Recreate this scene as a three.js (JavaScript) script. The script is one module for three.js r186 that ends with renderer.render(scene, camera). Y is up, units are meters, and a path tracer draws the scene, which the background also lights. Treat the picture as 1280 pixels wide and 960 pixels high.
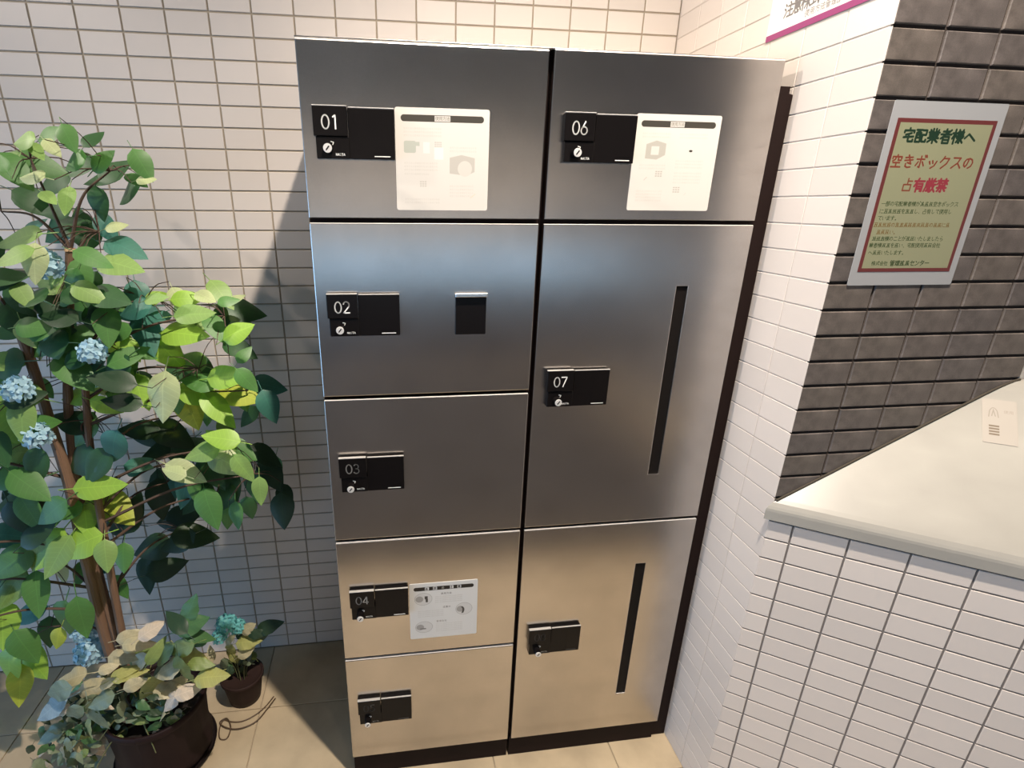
import * as THREE from 'three';
import { RoundedBoxGeometry } from 'three/addons/geometries/RoundedBoxGeometry.js';
import { mergeGeometries } from 'three/addons/utils/BufferGeometryUtils.js';
import { RectAreaLightUniformsLib } from 'three/addons/lights/RectAreaLightUniformsLib.js';

// ---------------------------------------------------------------- camera, light, exposure
const scene = new THREE.Scene();
scene.background = new THREE.Color(0x05070a);
const camera = new THREE.PerspectiveCamera(71.236, 1280 / 960, 0.02, 50);
camera.position.set(0.7857, 1.5199, 1.6024);
camera.rotation.order = 'YXZ';
camera.rotation.set(-0.3593, -0.1367, 0.0097);
camera.setViewOffset(1280, 960, 71.82, -28.4, 1280, 960);
camera.updateProjectionMatrix(); camera.updateMatrixWorld();
const renderer = new THREE.WebGLRenderer({ antialias: true });
renderer.toneMapping = THREE.LinearToneMapping;
renderer.toneMappingExposure = 1.0;
renderer.shadowMap.enabled = true;
RectAreaLightUniformsLib.init();
const CEIL = 3.02;
const LAMP = [1.208, CEIL - 0.012, 1.174];                       // the downlight whose light the locker shades
const key = new THREE.SpotLight(new THREE.Color().setRGB(1.0, 0.885, 0.765), 29.5, 0, 1.036, 0.5, 2);
const daylight = new THREE.RectAreaLight(new THREE.Color().setRGB(0.28, 0.58, 1.0), 5.2, 2.4, 1.48);   // glazed entrance on the left
const strip = new THREE.RectAreaLight(new THREE.Color().setRGB(0.46, 0.72, 1.0), 1.7, 4.4, 0.30);    // low window at the far end
const HALL_FILL = [[0.3, 3.7, 26], [1.8, 3.7, 26]];  // added unseen lamps, brightening the hall that the doors reflect
const ADDED_WASHERS = [[[-1.5, 2.9, 0.9], [1.6, 1.62, 0.62], 19, 0.49, 'white cylindrical spotlight added out of view to brighten the right wall'], [[-0.9, 2.9, 1.3], [-0.3, 1.95, 0], 6.5, 0.384, 'white cylindrical spotlight added out of view to brighten the wall above the tree']];   // two unseen spotlights added to brighten the right wall and upper left wall

// ---------------------------------------------------------------- helpers
function rng(seed) { let s = seed >>> 0; return () => { s = (s + 0x6d2b79f5) | 0; let t = Math.imul(s ^ (s >>> 15), 1 | s); t = (t + Math.imul(t ^ (t >>> 7), 61 | t)) ^ t; return ((t ^ (t >>> 14)) >>> 0) / 4294967296; }; }
const used = {};
function numbered(n) { const k = used[n] = (used[n] ?? -1) + 1; return k ? n + '_' + String(k).padStart(3, '0') : n; }
function shade(o) { o.castShadow = true; o.receiveShadow = true; return o; }
function mesh(name, geo, mat, parent = scene, label) {
  const o = shade(new THREE.Mesh(geo, mat)); o.name = numbered(name); parent.add(o);
  if (label) o.userData.label = label;
  return o;
}
function thing(name, label, category, pos = [0, 0, 0], group) {
  const o = new THREE.Group(); o.name = numbered(name); o.position.set(...pos); scene.add(o);
  o.userData = { label, category }; if (group) o.userData.group = group;
  return o;
}
function structure(name) { const o = new THREE.Group(); o.name = name; o.userData.kind = 'structure'; scene.add(o); return o; }
const std = (rgb, roughness = 0.6, extra = {}) => { const m = new THREE.MeshStandardMaterial({ roughness, ...extra }); m.color.setRGB(...rgb); return m; };
const phys = (rgb, roughness = 0.6, extra = {}) => { const m = new THREE.MeshPhysicalMaterial({ roughness, ...extra }); m.color.setRGB(...rgb); return m; };
function box(x0, x1, y0, y1, z0, z1) { const g = new THREE.BoxGeometry(x1 - x0, y1 - y0, z1 - z0); g.translate((x0 + x1) / 2, (y0 + y1) / 2, (z0 + z1) / 2); return g; }
function rbox(x0, x1, y0, y1, z0, z1, r = 0.0015) { const g = new RoundedBoxGeometry(x1 - x0, y1 - y0, z1 - z0, 2, r); g.translate((x0 + x1) / 2, (y0 + y1) / 2, (z0 + z1) / 2); return g; }
function noiseTexture(size, lo, hi, seed, repeat, octaves = 4, speckle = 0, srgb = false) {
  const r = rng(seed), acc = new Float32Array(size * size);
  for (let o = 0; o < octaves; o++) {
    const n = 4 << o, g = Float32Array.from({ length: n * n }, () => r()), a = 1 / (1 << o);
    for (let y = 0; y < size; y++) for (let x = 0; x < size; x++) {
      const fx = x / size * n, fy = y / size * n, x0 = Math.floor(fx), y0 = Math.floor(fy), tx = fx - x0, ty = fy - y0, x1 = (x0 + 1) % n, y1 = (y0 + 1) % n;
      acc[y * size + x] += a * ((g[y0 * n + x0] * (1 - tx) + g[y0 * n + x1] * tx) * (1 - ty) + (g[y1 * n + x0] * (1 - tx) + g[y1 * n + x1] * tx) * ty);
    }
  }
  const d = new Uint8Array(size * size * 4);
  for (let i = 0; i < size * size; i++) {
    let v = Math.min(1, Math.max(0, (acc[i] / 2 - 0.5) * 1.6 + 0.5)) + (r() - 0.5) * speckle; v = Math.min(1, Math.max(0, v));
    const c = Math.round(255 * (lo + (hi - lo) * v)); d[i * 4] = d[i * 4 + 1] = d[i * 4 + 2] = c; d[i * 4 + 3] = 255;
  }
  const t = new THREE.DataTexture(d, size, size); t.wrapS = t.wrapT = THREE.RepeatWrapping; t.magFilter = THREE.LinearFilter; t.minFilter = THREE.LinearMipmapLinearFilter; t.generateMipmaps = true;
  t.repeat.set(repeat, repeat); if (srgb) t.colorSpace = THREE.SRGBColorSpace; t.needsUpdate = true; return t;
}
function canvasTexture(w, h, draw) {
  const c = document.createElement('canvas'); c.width = w; c.height = h; draw(c.getContext('2d'), w, h);
  const t = new THREE.CanvasTexture(c); t.colorSpace = THREE.SRGBColorSpace; return t;
}

// ---------------------------------------------------------------- lettering: strokes on a 10 by 10 grid, since the fonts hold no kana or kanji
const GLYPH = {
  '宅': '5 0 5 1.2|1 3 1 1.6 9 1.6 9 3|7 3.4 2.5 4.6|1 6.4 9 5.8|5 4.2 5 8.6 5.4 9.3 9 9.3 9 8',
  '配': '.3 1 5 1|.8 3 .8 9.4 4.6 9.4 4.6 3 .8 3|2 1 2 4 1.4 5.2|3.4 1 3.4 4.8 4.4 5|.8 6.5 4.6 6.5|5.8 1.2 9 1.2 9 4.4 6 4.4|6 4.4 6 8.6 6.4 9.2 9.4 9.2 9.4 7.8',
  '業': '3.8 0 3.8 2.2|6.2 0 6.2 2.2|1.6 .8 2.4 2.2|8.4 .8 7.6 2.2|.6 2.5 9.4 2.5|3 2.8 3.6 3.8|7 2.8 6.4 3.8|1.4 4 8.6 4|1.8 5.2 8.2 5.2|.6 6.5 9.4 6.5|5 4 5 10|4.6 6.8 1 9.2|5.4 6.8 9 9.2',
  '者': '2 1.6 7.6 1.6|4.6 0 4.6 3.6|.6 3.6 9.4 3.6|8.6 .6 1 6.6|3 5.4 3 9.8 8 9.8 8 5.4 3 5.4|3 7.5 8 7.5',
  '様': '0 2.6 3.6 2.6|1.9 0 1.9 10|1.8 3 .2 6.4|2 3.2 3.4 5|5 .2 5.6 1.4|8.4 .2 7.8 1.4|4.4 1.8 9.2 1.8|4.6 3.2 9 3.2|4 4.7 9.6 4.7|6.8 1.8 6.8 9.4 6 9|4.2 6 6 6 4.2 9|9.2 5.6 7.2 7|7 6.4 9.6 9.2',
  'へ': '.5 6 3.5 3 9.5 7.5',
  '空': '5 0 5 1.2|1 3 1 1.4 9 1.4 9 3|3.8 2 3.4 3.6 1.4 4.8|6.2 2 6.2 4.2 8.8 4.2|2 6 8 6|5 6 5 9.3|.8 9.3 9.2 9.3',
  'き': '1.5 2 8 1.6|1.2 4.2 8.4 3.6|4 0 7 6.6|7.4 6.8 4 5.8|2.6 6.6 2.6 8.6 4.6 9.6 7.4 9.2',
  'ボ': '1 3 8 3|4.6 .6 4.6 9.4 3.4 8.8|2.6 5 .8 8|6.4 5 8.2 8|7.8 0 8.4 1.4|9.2 0 9.8 1.4',
  'ッ': '1.8 4.6 2.8 6.6|4.6 4 5.4 6|8.6 4.4 7 8 4 9.8',
  'ク': '4 .4 3 2.6 1 5|3.6 2 8.6 2 7 6 2.6 9.8',
  'ス': '1.6 1.4 8 1.4 6 5.4 1 9.4|6 5.4 9.4 9.2',
  'の': '5 2 4 6.4 2.6 8.2 1.2 7 1 4.6 2.6 2.4 5.4 1.6 8 2.6 9 5 8 7.8 5.6 9.2',
  '占': '5 0 5 4.6|5 2 9 2|1.6 4.8 1.6 9.6 8.4 9.6 8.4 4.8 1.6 4.8',
  '有': '.8 2 9.4 2|4.2 0 1 6|3.2 4 3.2 10|3.2 4 8.2 4 8.2 9.6 7 9.4|3.2 6 8.2 6|3.2 7.8 8.2 7.8',
  '厳': '2.4 0 3 1.2|5 0 5.2 1.2|8 0 7 1.4|1.2 2 9.4 2|1.2 2 1.2 6 0 9.6|2.2 3.6 5.4 3.6|2.2 5.2 5.6 5.2|2.8 5.2 2.8 9|4.8 5.2 4.8 10|2.8 6.6 4.8 6.6|2.8 8 4.8 8|2 9.2 5.6 8.8|7 3 6 5.4|6.4 4.4 9.6 4.4|8.4 4.4 7.6 7.6 5.8 9.8|6.8 5.6 8 8 9.6 9.8',
  '禁': '.6 1.4 4.6 1.4|2.6 0 2.6 4.4|2.4 1.8 .6 4|2.8 1.8 4.4 3.4|5.4 1.4 9.4 1.4|7.4 0 7.4 4.4|7.2 1.8 5.6 3.6|7.6 1.8 9.4 4|2.4 5.2 7.6 5.2|.8 6.8 9.2 6.8|5 6.8 5 9.8 4 9.4|3 7.6 1.6 9.4|7 7.6 8.6 9.2',
  'い': '1.6 2 2 7.6 3.4 9|7.6 2.6 9 6', 'し': '3 1 3 7.6 5 9.4 8.6 7', 'て': '1 2 9 1.6 5.4 4.4 5 7 8 9.4', 'ま': '1 2.4 9 2.4|1.6 5 8.4 5|5 0 5 8 3 9.4 1.6 8.2 4 7.2 9 9.4', 'す': '.6 2.6 9.4 2.6|5.6 0 5.6 6 4 7 3.4 5 5 4.2 5.6 7.6 3 10', 'に': '1.6 1 1.2 9.4|4.4 2.6 9 2.6|4 8 6 9 9.4 8.6', 'を': '1 2.2 8.4 2.2|4.6 0 2 5.6 5 4.4 5.6 7|8.6 4 4 7.2 4.4 9.4 8.6 9.4', 'た': '.6 2.6 6 2.6|3.6 0 1.2 9.6|5.6 4.8 9 4.8|5.2 8.4 6.4 9.4 9.4 9.2', 'ら': '4 0 6 1.4|3 3 2.8 6.4 6 5 8.4 6.6 7.4 9 4 10', 'こ': '2 1.8 8 1.8|1.6 7.4 3 9 9 8.6', 'と': '3 0 4 4|8.6 2.6 3 6 2.6 8.6 5 9.4 8.8 9', 'が': '.6 3 6 3 5.6 8.6 4 9|3.4 0 1 9.4|7 3 8.6 6|8 0 8.6 1.4|9.2 0 9.8 1', '部': '2.8 0 2.8 1.4|.4 1.6 5.4 1.6|1.6 2 2 3.8|4.2 2 3.8 3.8|.2 4.2 5.6 4.2|1 5.8 1 9.6 4.8 9.6 4.8 5.8 1 5.8|6.6 .6 6.6 10|6.6 .6 9.2 .6 7.8 4 9.4 6 8 8', '一': '.8 5 9.2 5', '使': '2.4 0 .4 5|1.6 3 1.6 10|3.4 1.6 9.6 1.6|4.2 3.2 4.2 6 9 6 9 3.2 4.2 3.2|6.6 .2 6.4 6.4 3.2 10|4.2 6.6 9.6 10', '用': '1.8 .8 1.8 6 .6 10|1.8 .8 8.6 .8 8.6 9.6 7.4 9.6|1.8 3.6 8.6 3.6|1.8 6.4 8.6 6.4|5.2 .8 5.2 9.6', 'セ': '.6 4 9 2.6 7 5.4|3.6 .6 3.6 8.6 5 9.4 9 9.4', 'ン': '1.6 1.6 4 3.6|1.6 9.4 6 7.4 9 3', 'タ': '4 .4 3 2.6 1 5|3.6 2 8.6 2 7 6 2.6 9.8|4 4.4 7 6.4', 'ー': '.8 5 9.2 5', '。': '1.6 8 2.8 7.6 3.4 8.6 2.4 9.6 1.6 8.8', '、': '1.6 8 3 9.6', '株': '0 2.6 3.8 2.6|2 0 2 10|1.8 3 .2 6.4|2.2 3.2 3.6 5|5.4 .8 4.6 3.4|4.8 2.4 9 2.4|4.2 5 9.6 5|7 0 7 10|6.8 5.2 4.2 9|7.2 5.2 9.6 9', '式': '.6 2.4 9.4 2.4|1.4 5 5.6 5|3.4 5 3.4 8.6|.8 9 6 8|6.6 0 7.2 6 9 9.6 9.6 7.6|8 .2 9 1.4', '会': '5 0 .6 4.4|5 0 9.4 4.4|3 4 7 4|1.4 6 8.6 6|4.6 6 2 9.4 8.6 9|6.6 7.4 8.8 10', '社': '2 0 2.6 1.4|.6 2.2 4 2.2 .4 6|2.4 4 2.4 10|2.6 4.6 4 6|4.8 4 9.4 4|7 .6 7 9.4|4.4 9.4 9.8 9.4', '管': '2 0 .8 2.4|1.6 1 4.6 1|6.4 0 5.4 2.4|6 1 9.4 1|1 4.8 1 3.6 9 3.6 9 4.8|5 2.6 5 3.6|2.8 5.2 2.8 10|2.8 5.2 7.6 5.2 7.6 7 2.8 7|2.8 8 8 8 8 9.8 2.8 9.8', '理': '.4 1.4 4 1.4|.6 4.6 3.8 4.6|2.2 1.4 2.2 8|.2 8.6 4.2 7.8|5 .8 5 5.2 9.2 5.2 9.2 .8 5 .8|5 3 9.2 3|7.1 .8 7.1 9.4|5 7.2 9.2 7.2|4.2 9.4 9.8 9.4', '注': '1 .8 2.2 2|.4 3.6 1.8 4.8|.6 9.4 2.6 6.2|6 0 7 1.4|4 2.4 9.4 2.4|4.2 5.6 9.2 5.6|6.6 2.4 6.6 9.4|3.6 9.4 9.8 9.4', '意': '5 0 5 1|1.4 1 8.6 1|3.2 1.2 3.6 2.4|6.8 1.2 6.4 2.4|.6 2.6 9.4 2.6|2.4 3.8 2.4 6.2 7.6 6.2 7.6 3.8 2.4 3.8|2.4 5 7.6 5|1.4 7.4 .8 9.4|3 7.2 3.2 9.4 7 9.4 7 8.4|5 6.8 5.8 8|8.2 7 9.4 9', '方': '5 0 5 1.8|.6 2 9.4 2|4.2 2 3.6 6 .8 9.8|3.8 4.6 8.2 4.6 7.8 9.4 6 9.2', '法': '1 .8 2.2 2|.4 3.6 1.8 4.8|.6 9.4 2.6 6.2|4 2.2 9.2 2.2|6.6 0 6.6 4.8|3.4 4.8 9.8 4.8|6 5 4 9.2 9 8.6|7.8 6.6 9.4 9.8',
};
function glyphStrokes(ch) {
  if (GLYPH[ch]) return GLYPH[ch].split('|').map((p) => p.trim().split(/\s+/).map(Number));
  const r = rng(ch.codePointAt(0) * 977), out = [];               // small print that the photograph does not resolve: strokes of the same density
  for (let i = 0; i < 3; i++) { const y = 1 + i * 3.6 + r(); out.push([0.8 + r() * 2, y, 7.4 + r() * 2, y]); }
  for (let i = 0; i < 2; i++) { const x = 2 + i * 4 + r() * 2; out.push([x, 0.4 + r() * 2, x - r(), 7.4 + r() * 2]); }
  out.push([5, 4, 1, 9.4], [5, 4.6, 9.2, 9.2]); return out;
}
function jp(ctx, text, x, y, size, width, color, pitch = 1.06) {
  ctx.strokeStyle = color; ctx.lineWidth = width; ctx.lineCap = 'round'; ctx.lineJoin = 'round';
  for (const ch of text) {
    if (ch !== ' ') for (const p of glyphStrokes(ch)) { ctx.beginPath(); for (let i = 0; i < p.length; i += 2) { const a = x + p[i] * size / 10, b = y + p[i + 1] * size / 10; i ? ctx.lineTo(a, b) : ctx.moveTo(a, b); } ctx.stroke(); }
    x += size * pitch;
  }
}

// ---------------------------------------------------------------- materials
const rnd = rng(20);
const creamTone = (k) => [0.62 * k, 0.556 * k, 0.50 * k];
const creamTiles = [1.0, 0.975, 1.02, 0.96].map((k) => std(creamTone(k), 0.42));
const mortar = std([0.33, 0.275, 0.205], 0.95, { bumpMap: noiseTexture(128, 0, 1, 3, 8), bumpScale: 0.0008 });
const paleMortar = std([0.50, 0.44, 0.39], 0.95), greyMortar = std([0.17, 0.15, 0.135], 0.95);
const darkGrain = noiseTexture(256, 0.62, 1.0, 11, 9, 5, 0.35, true);
const darkBump = noiseTexture(256, 0, 1, 12, 12, 5, 0.5);
const darkTiles = [[0.196, 0.165, 0.147], [0.210, 0.177, 0.155], [0.186, 0.159, 0.146], [0.203, 0.171, 0.148]].map((c) => std(c, 0.38, { map: darkGrain, bumpMap: darkBump, bumpScale: 0.0005 }));
const darkMortar = std([0.035, 0.024, 0.018], 0.95);
const steelBump = noiseTexture(256, 0, 1, 31, 1, 5, 0.6);
const steel = phys([0.585, 0.55, 0.515], 0.25, { metalness: 1, anisotropy: 0.7, map: noiseTexture(256, 0.92, 1.0, 33, 3, 6, 0.4, true) });
const polished = phys([0.72, 0.70, 0.68], 0.2, { metalness: 1 });
const chrome = std([0.75, 0.74, 0.72], 0.25, { metalness: 1 });
const blackGloss = phys([0.006, 0.005, 0.005], 0.25, { specularIntensity: 0.35 });
const blackMatt = phys([0.008, 0.006, 0.005], 0.6, { specularIntensity: 0.3 });
const blackBody = phys([0.012, 0.006, 0.005], 0.6, { specularIntensity: 0.25 });
const white = std([0.80, 0.78, 0.74], 0.5);
const plaster = std([0.56, 0.52, 0.47], 0.8);
const hallWall = std([0.20, 0.18, 0.17], 0.6);
const darkPanel = std([0.06, 0.045, 0.038], 0.6);
const ceilingWhite = std([0.38, 0.355, 0.33], 0.8);

// ---------------------------------------------------------------- tiles: a chamfered face on four short sides, no back
function tileGeo(w, h, d = 0.0042, ch = 0.0012) {
  const X = w / 2, Y = h / 2, p = [], quads = [];
  const ring = (x, y, z) => [[-x, -y, z], [x, -y, z], [x, y, z], [-x, y, z]];
  const a = ring(X, Y, 0), b = ring(X, Y, d - ch), c = ring(X - ch, Y - ch, d);
  for (let i = 0; i < 4; i++) { const j = (i + 1) % 4; quads.push([a[i], a[j], b[j], b[i]], [b[i], b[j], c[j], c[i]]); }
  quads.push(c);
  const uv = [];
  for (const q of quads) for (const k of [0, 1, 2, 0, 2, 3]) { p.push(...q[k]); uv.push(q[k][0], q[k][1]); }
  const g = new THREE.BufferGeometry(); g.setAttribute('position', new THREE.Float32BufferAttribute(p, 3)); g.setAttribute('uv', new THREE.Float32BufferAttribute(uv, 2)); g.computeVertexNormals(); return g;
}
const tileCache = {};
function tileShape(w, h, d, ch) { const k = [w, h, d].map((v) => v.toFixed(4)).join(); return tileCache[k] ??= tileGeo(w, h, d, ch); }
// lays a field of tiles on a wall frame (origin, direction along, outward); cols and rows are joint positions; keep decides part, stuff or nothing
function layTiles(wall, origin, along, out, cols, rows, joint, mats, keep, stuffMat, depth = 0.0042, ch = 0.0012, jointV = joint) {
  const up = new THREE.Vector3(0, 1, 0), U = new THREE.Vector3(...along).normalize(), N = new THREE.Vector3(...out).normalize();
  const basis = new THREE.Matrix4().makeBasis(U, up, N), rest = [];
  for (let j = 0; j + 1 < rows.length; j++) for (let i = 0; i + 1 < cols.length; i++) {
    const [a0, a1] = [cols[i], cols[i + 1]], [y0, y1] = [Math.min(rows[j], rows[j + 1]), Math.max(rows[j], rows[j + 1])];
    const w = a1 - a0 - joint, h = y1 - y0 - jointV; if (w < 0.006 || h < 0.006) continue;
    const mid = new THREE.Vector3(...origin).addScaledVector(U, (a0 + a1) / 2).add(new THREE.Vector3(0, (y0 + y1) / 2, 0)).addScaledVector(N, -depth);
    const k = keep(mid, i, j); if (!k) continue;
    const g = tileShape(w, h, depth, ch), wob = (rnd() - 0.5) * 0.006, wob2 = (rnd() - 0.5) * 0.006;
    const m = basis.clone().multiply(new THREE.Matrix4().makeRotationFromEuler(new THREE.Euler(wob, wob2, 0))).setPosition(mid);
    if (k === 'stuff') { rest.push(g.clone().applyMatrix4(m)); continue; }
    const t = mesh('tile', g, mats[Math.floor(rnd() * mats.length)], wall); t.applyMatrix4(m);
  }
  if (rest.length) { const s = mesh('tile_field', mergeGeometries(rest), stuffMat, wall); s.userData.kind = 'stuff'; }
}
const range = (a, b, s) => { const o = []; for (let v = a; s > 0 ? v <= b + 1e-6 : v >= b - 1e-6; v += s) o.push(v); return o; };

// ================================================================ the room
const XC = 1.6, ZE = 0.7017, TH = 0.6276, CT = Math.cos(TH), ST = Math.sin(TH);
// back wall: joints every 100 by 50 mm
const wallBack = structure('wall_back');
mesh('mortar_bed', box(-2.55, 1.6, 0, CEIL, -0.15, -0.0022), mortar, wallBack);
const eye = camera.position;
function inPicture(p, margin = 0.02) { const v = p.clone().project(camera); return v.z < 1 && Math.abs(v.x) < 1 + margin && Math.abs(v.y) < 1 + margin; }
const behindLocker = (p) => p.x > 0.69 && p.y < 1.88 || p.x > 0.44 + 0 * p.y && p.x > 0.66 && p.y < 1.80;
let nBack = 0;
const backCand = [];
layTiles(wallBack, [0, 0, 0], [1, 0, 0], [0, 0, 1], range(-0.7, 1.6, 0.1), range(2.2, 0, -0.05), 0.0040, creamTiles, (p) => {
  if (!inPicture(p, 0.08) || behindLocker(p)) return null;
  backCand.push([p.distanceTo(eye), p.x, p.y]); return null;
}, creamTiles[0]);
backCand.sort((a, b) => a[0] - b[0]);
const nearest = new Set(backCand.slice(0, 300).map((c) => c[1].toFixed(3) + ',' + c[2].toFixed(3)));
layTiles(wallBack, [0, 0, 0], [1, 0, 0], [0, 0, 1], range(-2.4, 1.6, 0.1), range(3.0, 0, -0.05), 0.0040, creamTiles, (p) => {
  if (nearest.has(p.x.toFixed(3) + ',' + p.y.toFixed(3))) return 'part';
  return p.x > 0.69 && p.y < 1.72 ? null : 'stuff';
}, creamTiles[0], 0.0026, 0.0009);

// right wall: from the back corner to the outer corner beside the locker
const rowsSide = [...range(2.9922, 0.0, -0.05), 0];
const wallRight = structure('wall_right');
mesh('mortar_bed', box(1.6008, 1.78, 0, CEIL, -0.15, ZE - 0.0045), paleMortar, wallRight);
layTiles(wallRight, [XC, 0, ZE], [0, 0, -1], [-1, 0, 0], [-0.0014, ...range(0.1, 0.7, 0.1)], rowsSide, 0.0028, creamTiles, (p) => {
  if (p.z < 0.48 && p.y < 1.70) return null;                                    // behind the locker
  return p.y > 2.15 ? 'stuff' : 'part';
}, creamTiles[0], 0.0012, 0.0005);

// dark tiled pier facing the room, above the sloping coping
const wallPier = structure('wall_pier');
mesh('mortar_bed', box(1.6018, 2.1, 0, CEIL, 0.5, ZE - 0.0044), darkMortar, wallPier);
layTiles(wallPier, [XC, 0, ZE], [1, 0, 0], [0, 0, 1], [-0.0011, 0.098, 0.1985, 0.299, 0.3995, 0.5], rowsSide, 0.0046, darkTiles, (p) => {
  const w = (p.x - XC) * ST - (p.z - ZE) * CT;
  if (p.y < 0.90 + Math.min(w, 0.28) * 0.908 - 0.05) return null;
  return p.y > 2.1 ? 'stuff' : 'part';
}, darkTiles[0], 0.0048, 0.0015, 0.0056);
// plastered wall beyond the pier
const wallBeyond = structure('wall_beyond');
mesh('plaster', box(2.1, 3.2, 0, CEIL, 0.5, 0.6995), plaster, wallBeyond);

// low cream wall in front of the pier, running out towards the room
const wallLow = structure('wall_low');
{
  const L = 1.25, g = new THREE.BoxGeometry(L, 0.887, 0.10); g.translate(L / 2, 0.887 / 2, -0.05 - 0.0022);
  const bed = mesh('mortar_bed', g, greyMortar, wallLow); bed.position.set(XC, 0, ZE); bed.rotation.y = -TH;
  layTiles(wallLow, [XC, 0, ZE], [CT, 0, ST], [-ST, 0, CT], [-0.001, ...range(0.0463, 1.05, 0.1)], [0.888, ...rowsSide.filter((y) => y < 0.87)], 0.0038, creamTiles.slice(0, 4), (p) => inPicture(p, 0.12) ? 'part' : 'stuff', creamTiles[0], 0.0026, 0.0008);
}
// sloping stone coping over the low wall: one profile drawn along the wall and cut off where it meets the pier
{
  const prof = [[0.09, 0.893], [-0.0085, 0.893], [-0.0085, 0.9135], [-0.0078, 0.919], [-0.0055, 0.9245], [-0.001, 0.9325], [0.006, 0.9394], [0.03, 0.9612], [0.262, 1.1715], [0.274, 1.181], [0.284, 1.1875], [0.298, 1.1905], [0.60, 1.1905], [0.60, 1.165], [0.31, 1.165], [0.27, 1.135], [0.09, 0.965]];
  const pos = [], uv = [], idx = [], n = prof.length, steps = 24;
  for (let s = 0; s <= steps; s++) for (const [w, y] of prof) {
    const t0 = w > 0 ? w * ST / CT * 0 + (w * CT + 0.0006) / ST : (w * CT) / ST + 0.0132 * 0, t = t0 + (1.22 - t0) * s / steps;
    pos.push(XC + t * CT + w * ST, y, ZE + t * ST - w * CT); uv.push(t, w + y);
  }
  for (let s = 0; s < steps; s++) for (let i = 0; i < n; i++) { const j = (i + 1) % n, a = s * n + i, b = s * n + j, c = a + n, d = b + n; idx.push(a, c, b, b, c, d); }
  const caps = THREE.ShapeUtils.triangulateShape(prof.map((q) => new THREE.Vector2(...q)), []);
  for (const [a, b, c] of caps) { idx.push(a, b, c); idx.push(steps * n + a, steps * n + c, steps * n + b); }
  let g = new THREE.BufferGeometry(); g.setAttribute('position', new THREE.Float32BufferAttribute(pos, 3)); g.setAttribute('uv', new THREE.Float32BufferAttribute(uv, 2)); g.setIndex(idx);
  g = g.toNonIndexed(); g.computeVertexNormals();
  const m = std([0.39, 0.37, 0.325], 0.3, { map: noiseTexture(256, 0.90, 1.0, 51, 2, 4, 0.04, true), side: THREE.DoubleSide });
  const o = mesh('trim_1', g, m); o.userData.kind = 'structure';
}
// caulking line between the coping and the pier
{
  const pts = []; for (let i = 0; i <= 12; i++) { const w = 0.002 + i / 12 * 0.29, y = w < 0.262 ? 0.934 + 0.908 * w : w < 0.29 ? 1.172 + (w - 0.262) * 0.68 : 1.191; pts.push(new THREE.Vector3(XC + (w * CT / ST) * CT + w * ST + 0.001, y + 0.0005, ZE + 0.001)); }
  const o = mesh('trim_2', new THREE.TubeGeometry(new THREE.CatmullRomCurve3(pts), 40, 0.0028, 6), std([0.045, 0.036, 0.024], 0.9)); o.userData.kind = 'structure';
}

// floor: large beige tiles
const floor = structure('floor');
mesh('floor_bed', box(-2.55, 3.2, -0.15, -0.0035, -0.15, 4.75), std([0.32, 0.26, 0.18], 0.9), floor);
{
  const grain = noiseTexture(256, 0.86, 1.0, 61, 3, 5, 0.08, true);
  const mats = [1, 0.97, 1.03].map((k) => std([0.50 * k, 0.40 * k, 0.265 * k], 0.36, { map: grain }));
  const P = 0.355, rest = [], turn = new THREE.Matrix4().makeRotationX(-Math.PI / 2);
  for (let x = -0.36 - P * 6; x < 3.15; x += P) for (let z = -0.095; z < 4.7; z += P) {
    const z0 = Math.max(z, 0.0), x0 = Math.max(x, -2.4), x1 = Math.min(x + P, 3.2), z1 = Math.min(z + P, 4.6), w = x1 - x0 - 0.003, d = z1 - z0 - 0.003;
    if (w < 0.02 || d < 0.02) continue;
    const c = new THREE.Vector3((x0 + x1) / 2, -0.0035, (z0 + z1) / 2), m = turn.clone().setPosition(c), g = tileShape(w, d, 0.0035, 0.001);
    const seen = z < 1.2 && x > -1.0 && x < 1.6;
    if (seen) mesh('tile', g, mats[Math.floor(rnd() * 3)], floor).applyMatrix4(m); else rest.push(g.clone().applyMatrix4(m));
  }
  mesh('tile_field', mergeGeometries(rest), mats[0], floor).userData.kind = 'stuff';
}
// added dark mat, out of view, that darkens what the doors reflect
{ const t = thing('added_dark_mat', 'dark mat added on the hall floor to darken the door reflections', 'mat', [0.9, 0.001, 2.95]); const g = new RoundedBoxGeometry(3.6, 0.012, 3.0, 2, 0.005); g.translate(0, 0.006, 0); mesh('added_mat_slab', g, std([0.035, 0.032, 0.032], 0.95), t); }
// ceiling, and the walls of the hall that the steel reflects
const ceiling = mesh('ceiling', box(-2.55, 3.2, CEIL, CEIL + 0.12, -0.15, 4.75), ceilingWhite); ceiling.userData.kind = 'structure';
function wallWithOpening(name, plane, at, a0, a1, o0, o1, y0, y1) {   // plane 'x' or 'z'; an opening a along, y up
  const w = structure(name), bx = (p, q, r, s) => plane === 'x' ? box(at[0], at[1], r, s, p, q) : box(p, q, r, s, at[0], at[1]);
  mesh('wall_panel', mergeGeometries([bx(a0, o0, 0, CEIL), bx(o1, a1, 0, CEIL), bx(o0, o1, y1, CEIL)]), plane === 'z' ? plaster : hallWall, w); if (y0 > 0.1) mesh('added_dark_panel', bx(o0, o1, 0, y0), darkPanel, w); return w;  // panel under the opening is added, darkening what the doors reflect
}
wallWithOpening('wall_left', 'x', [-2.55, -2.4], 0, 4.6, 1.0, 3.4, 0.02, 1.5);
wallWithOpening('wall_front', 'z', [4.6, 4.75], -2.4, 3.2, -1.4, 3.0, 0.84, 1.18);
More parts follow.
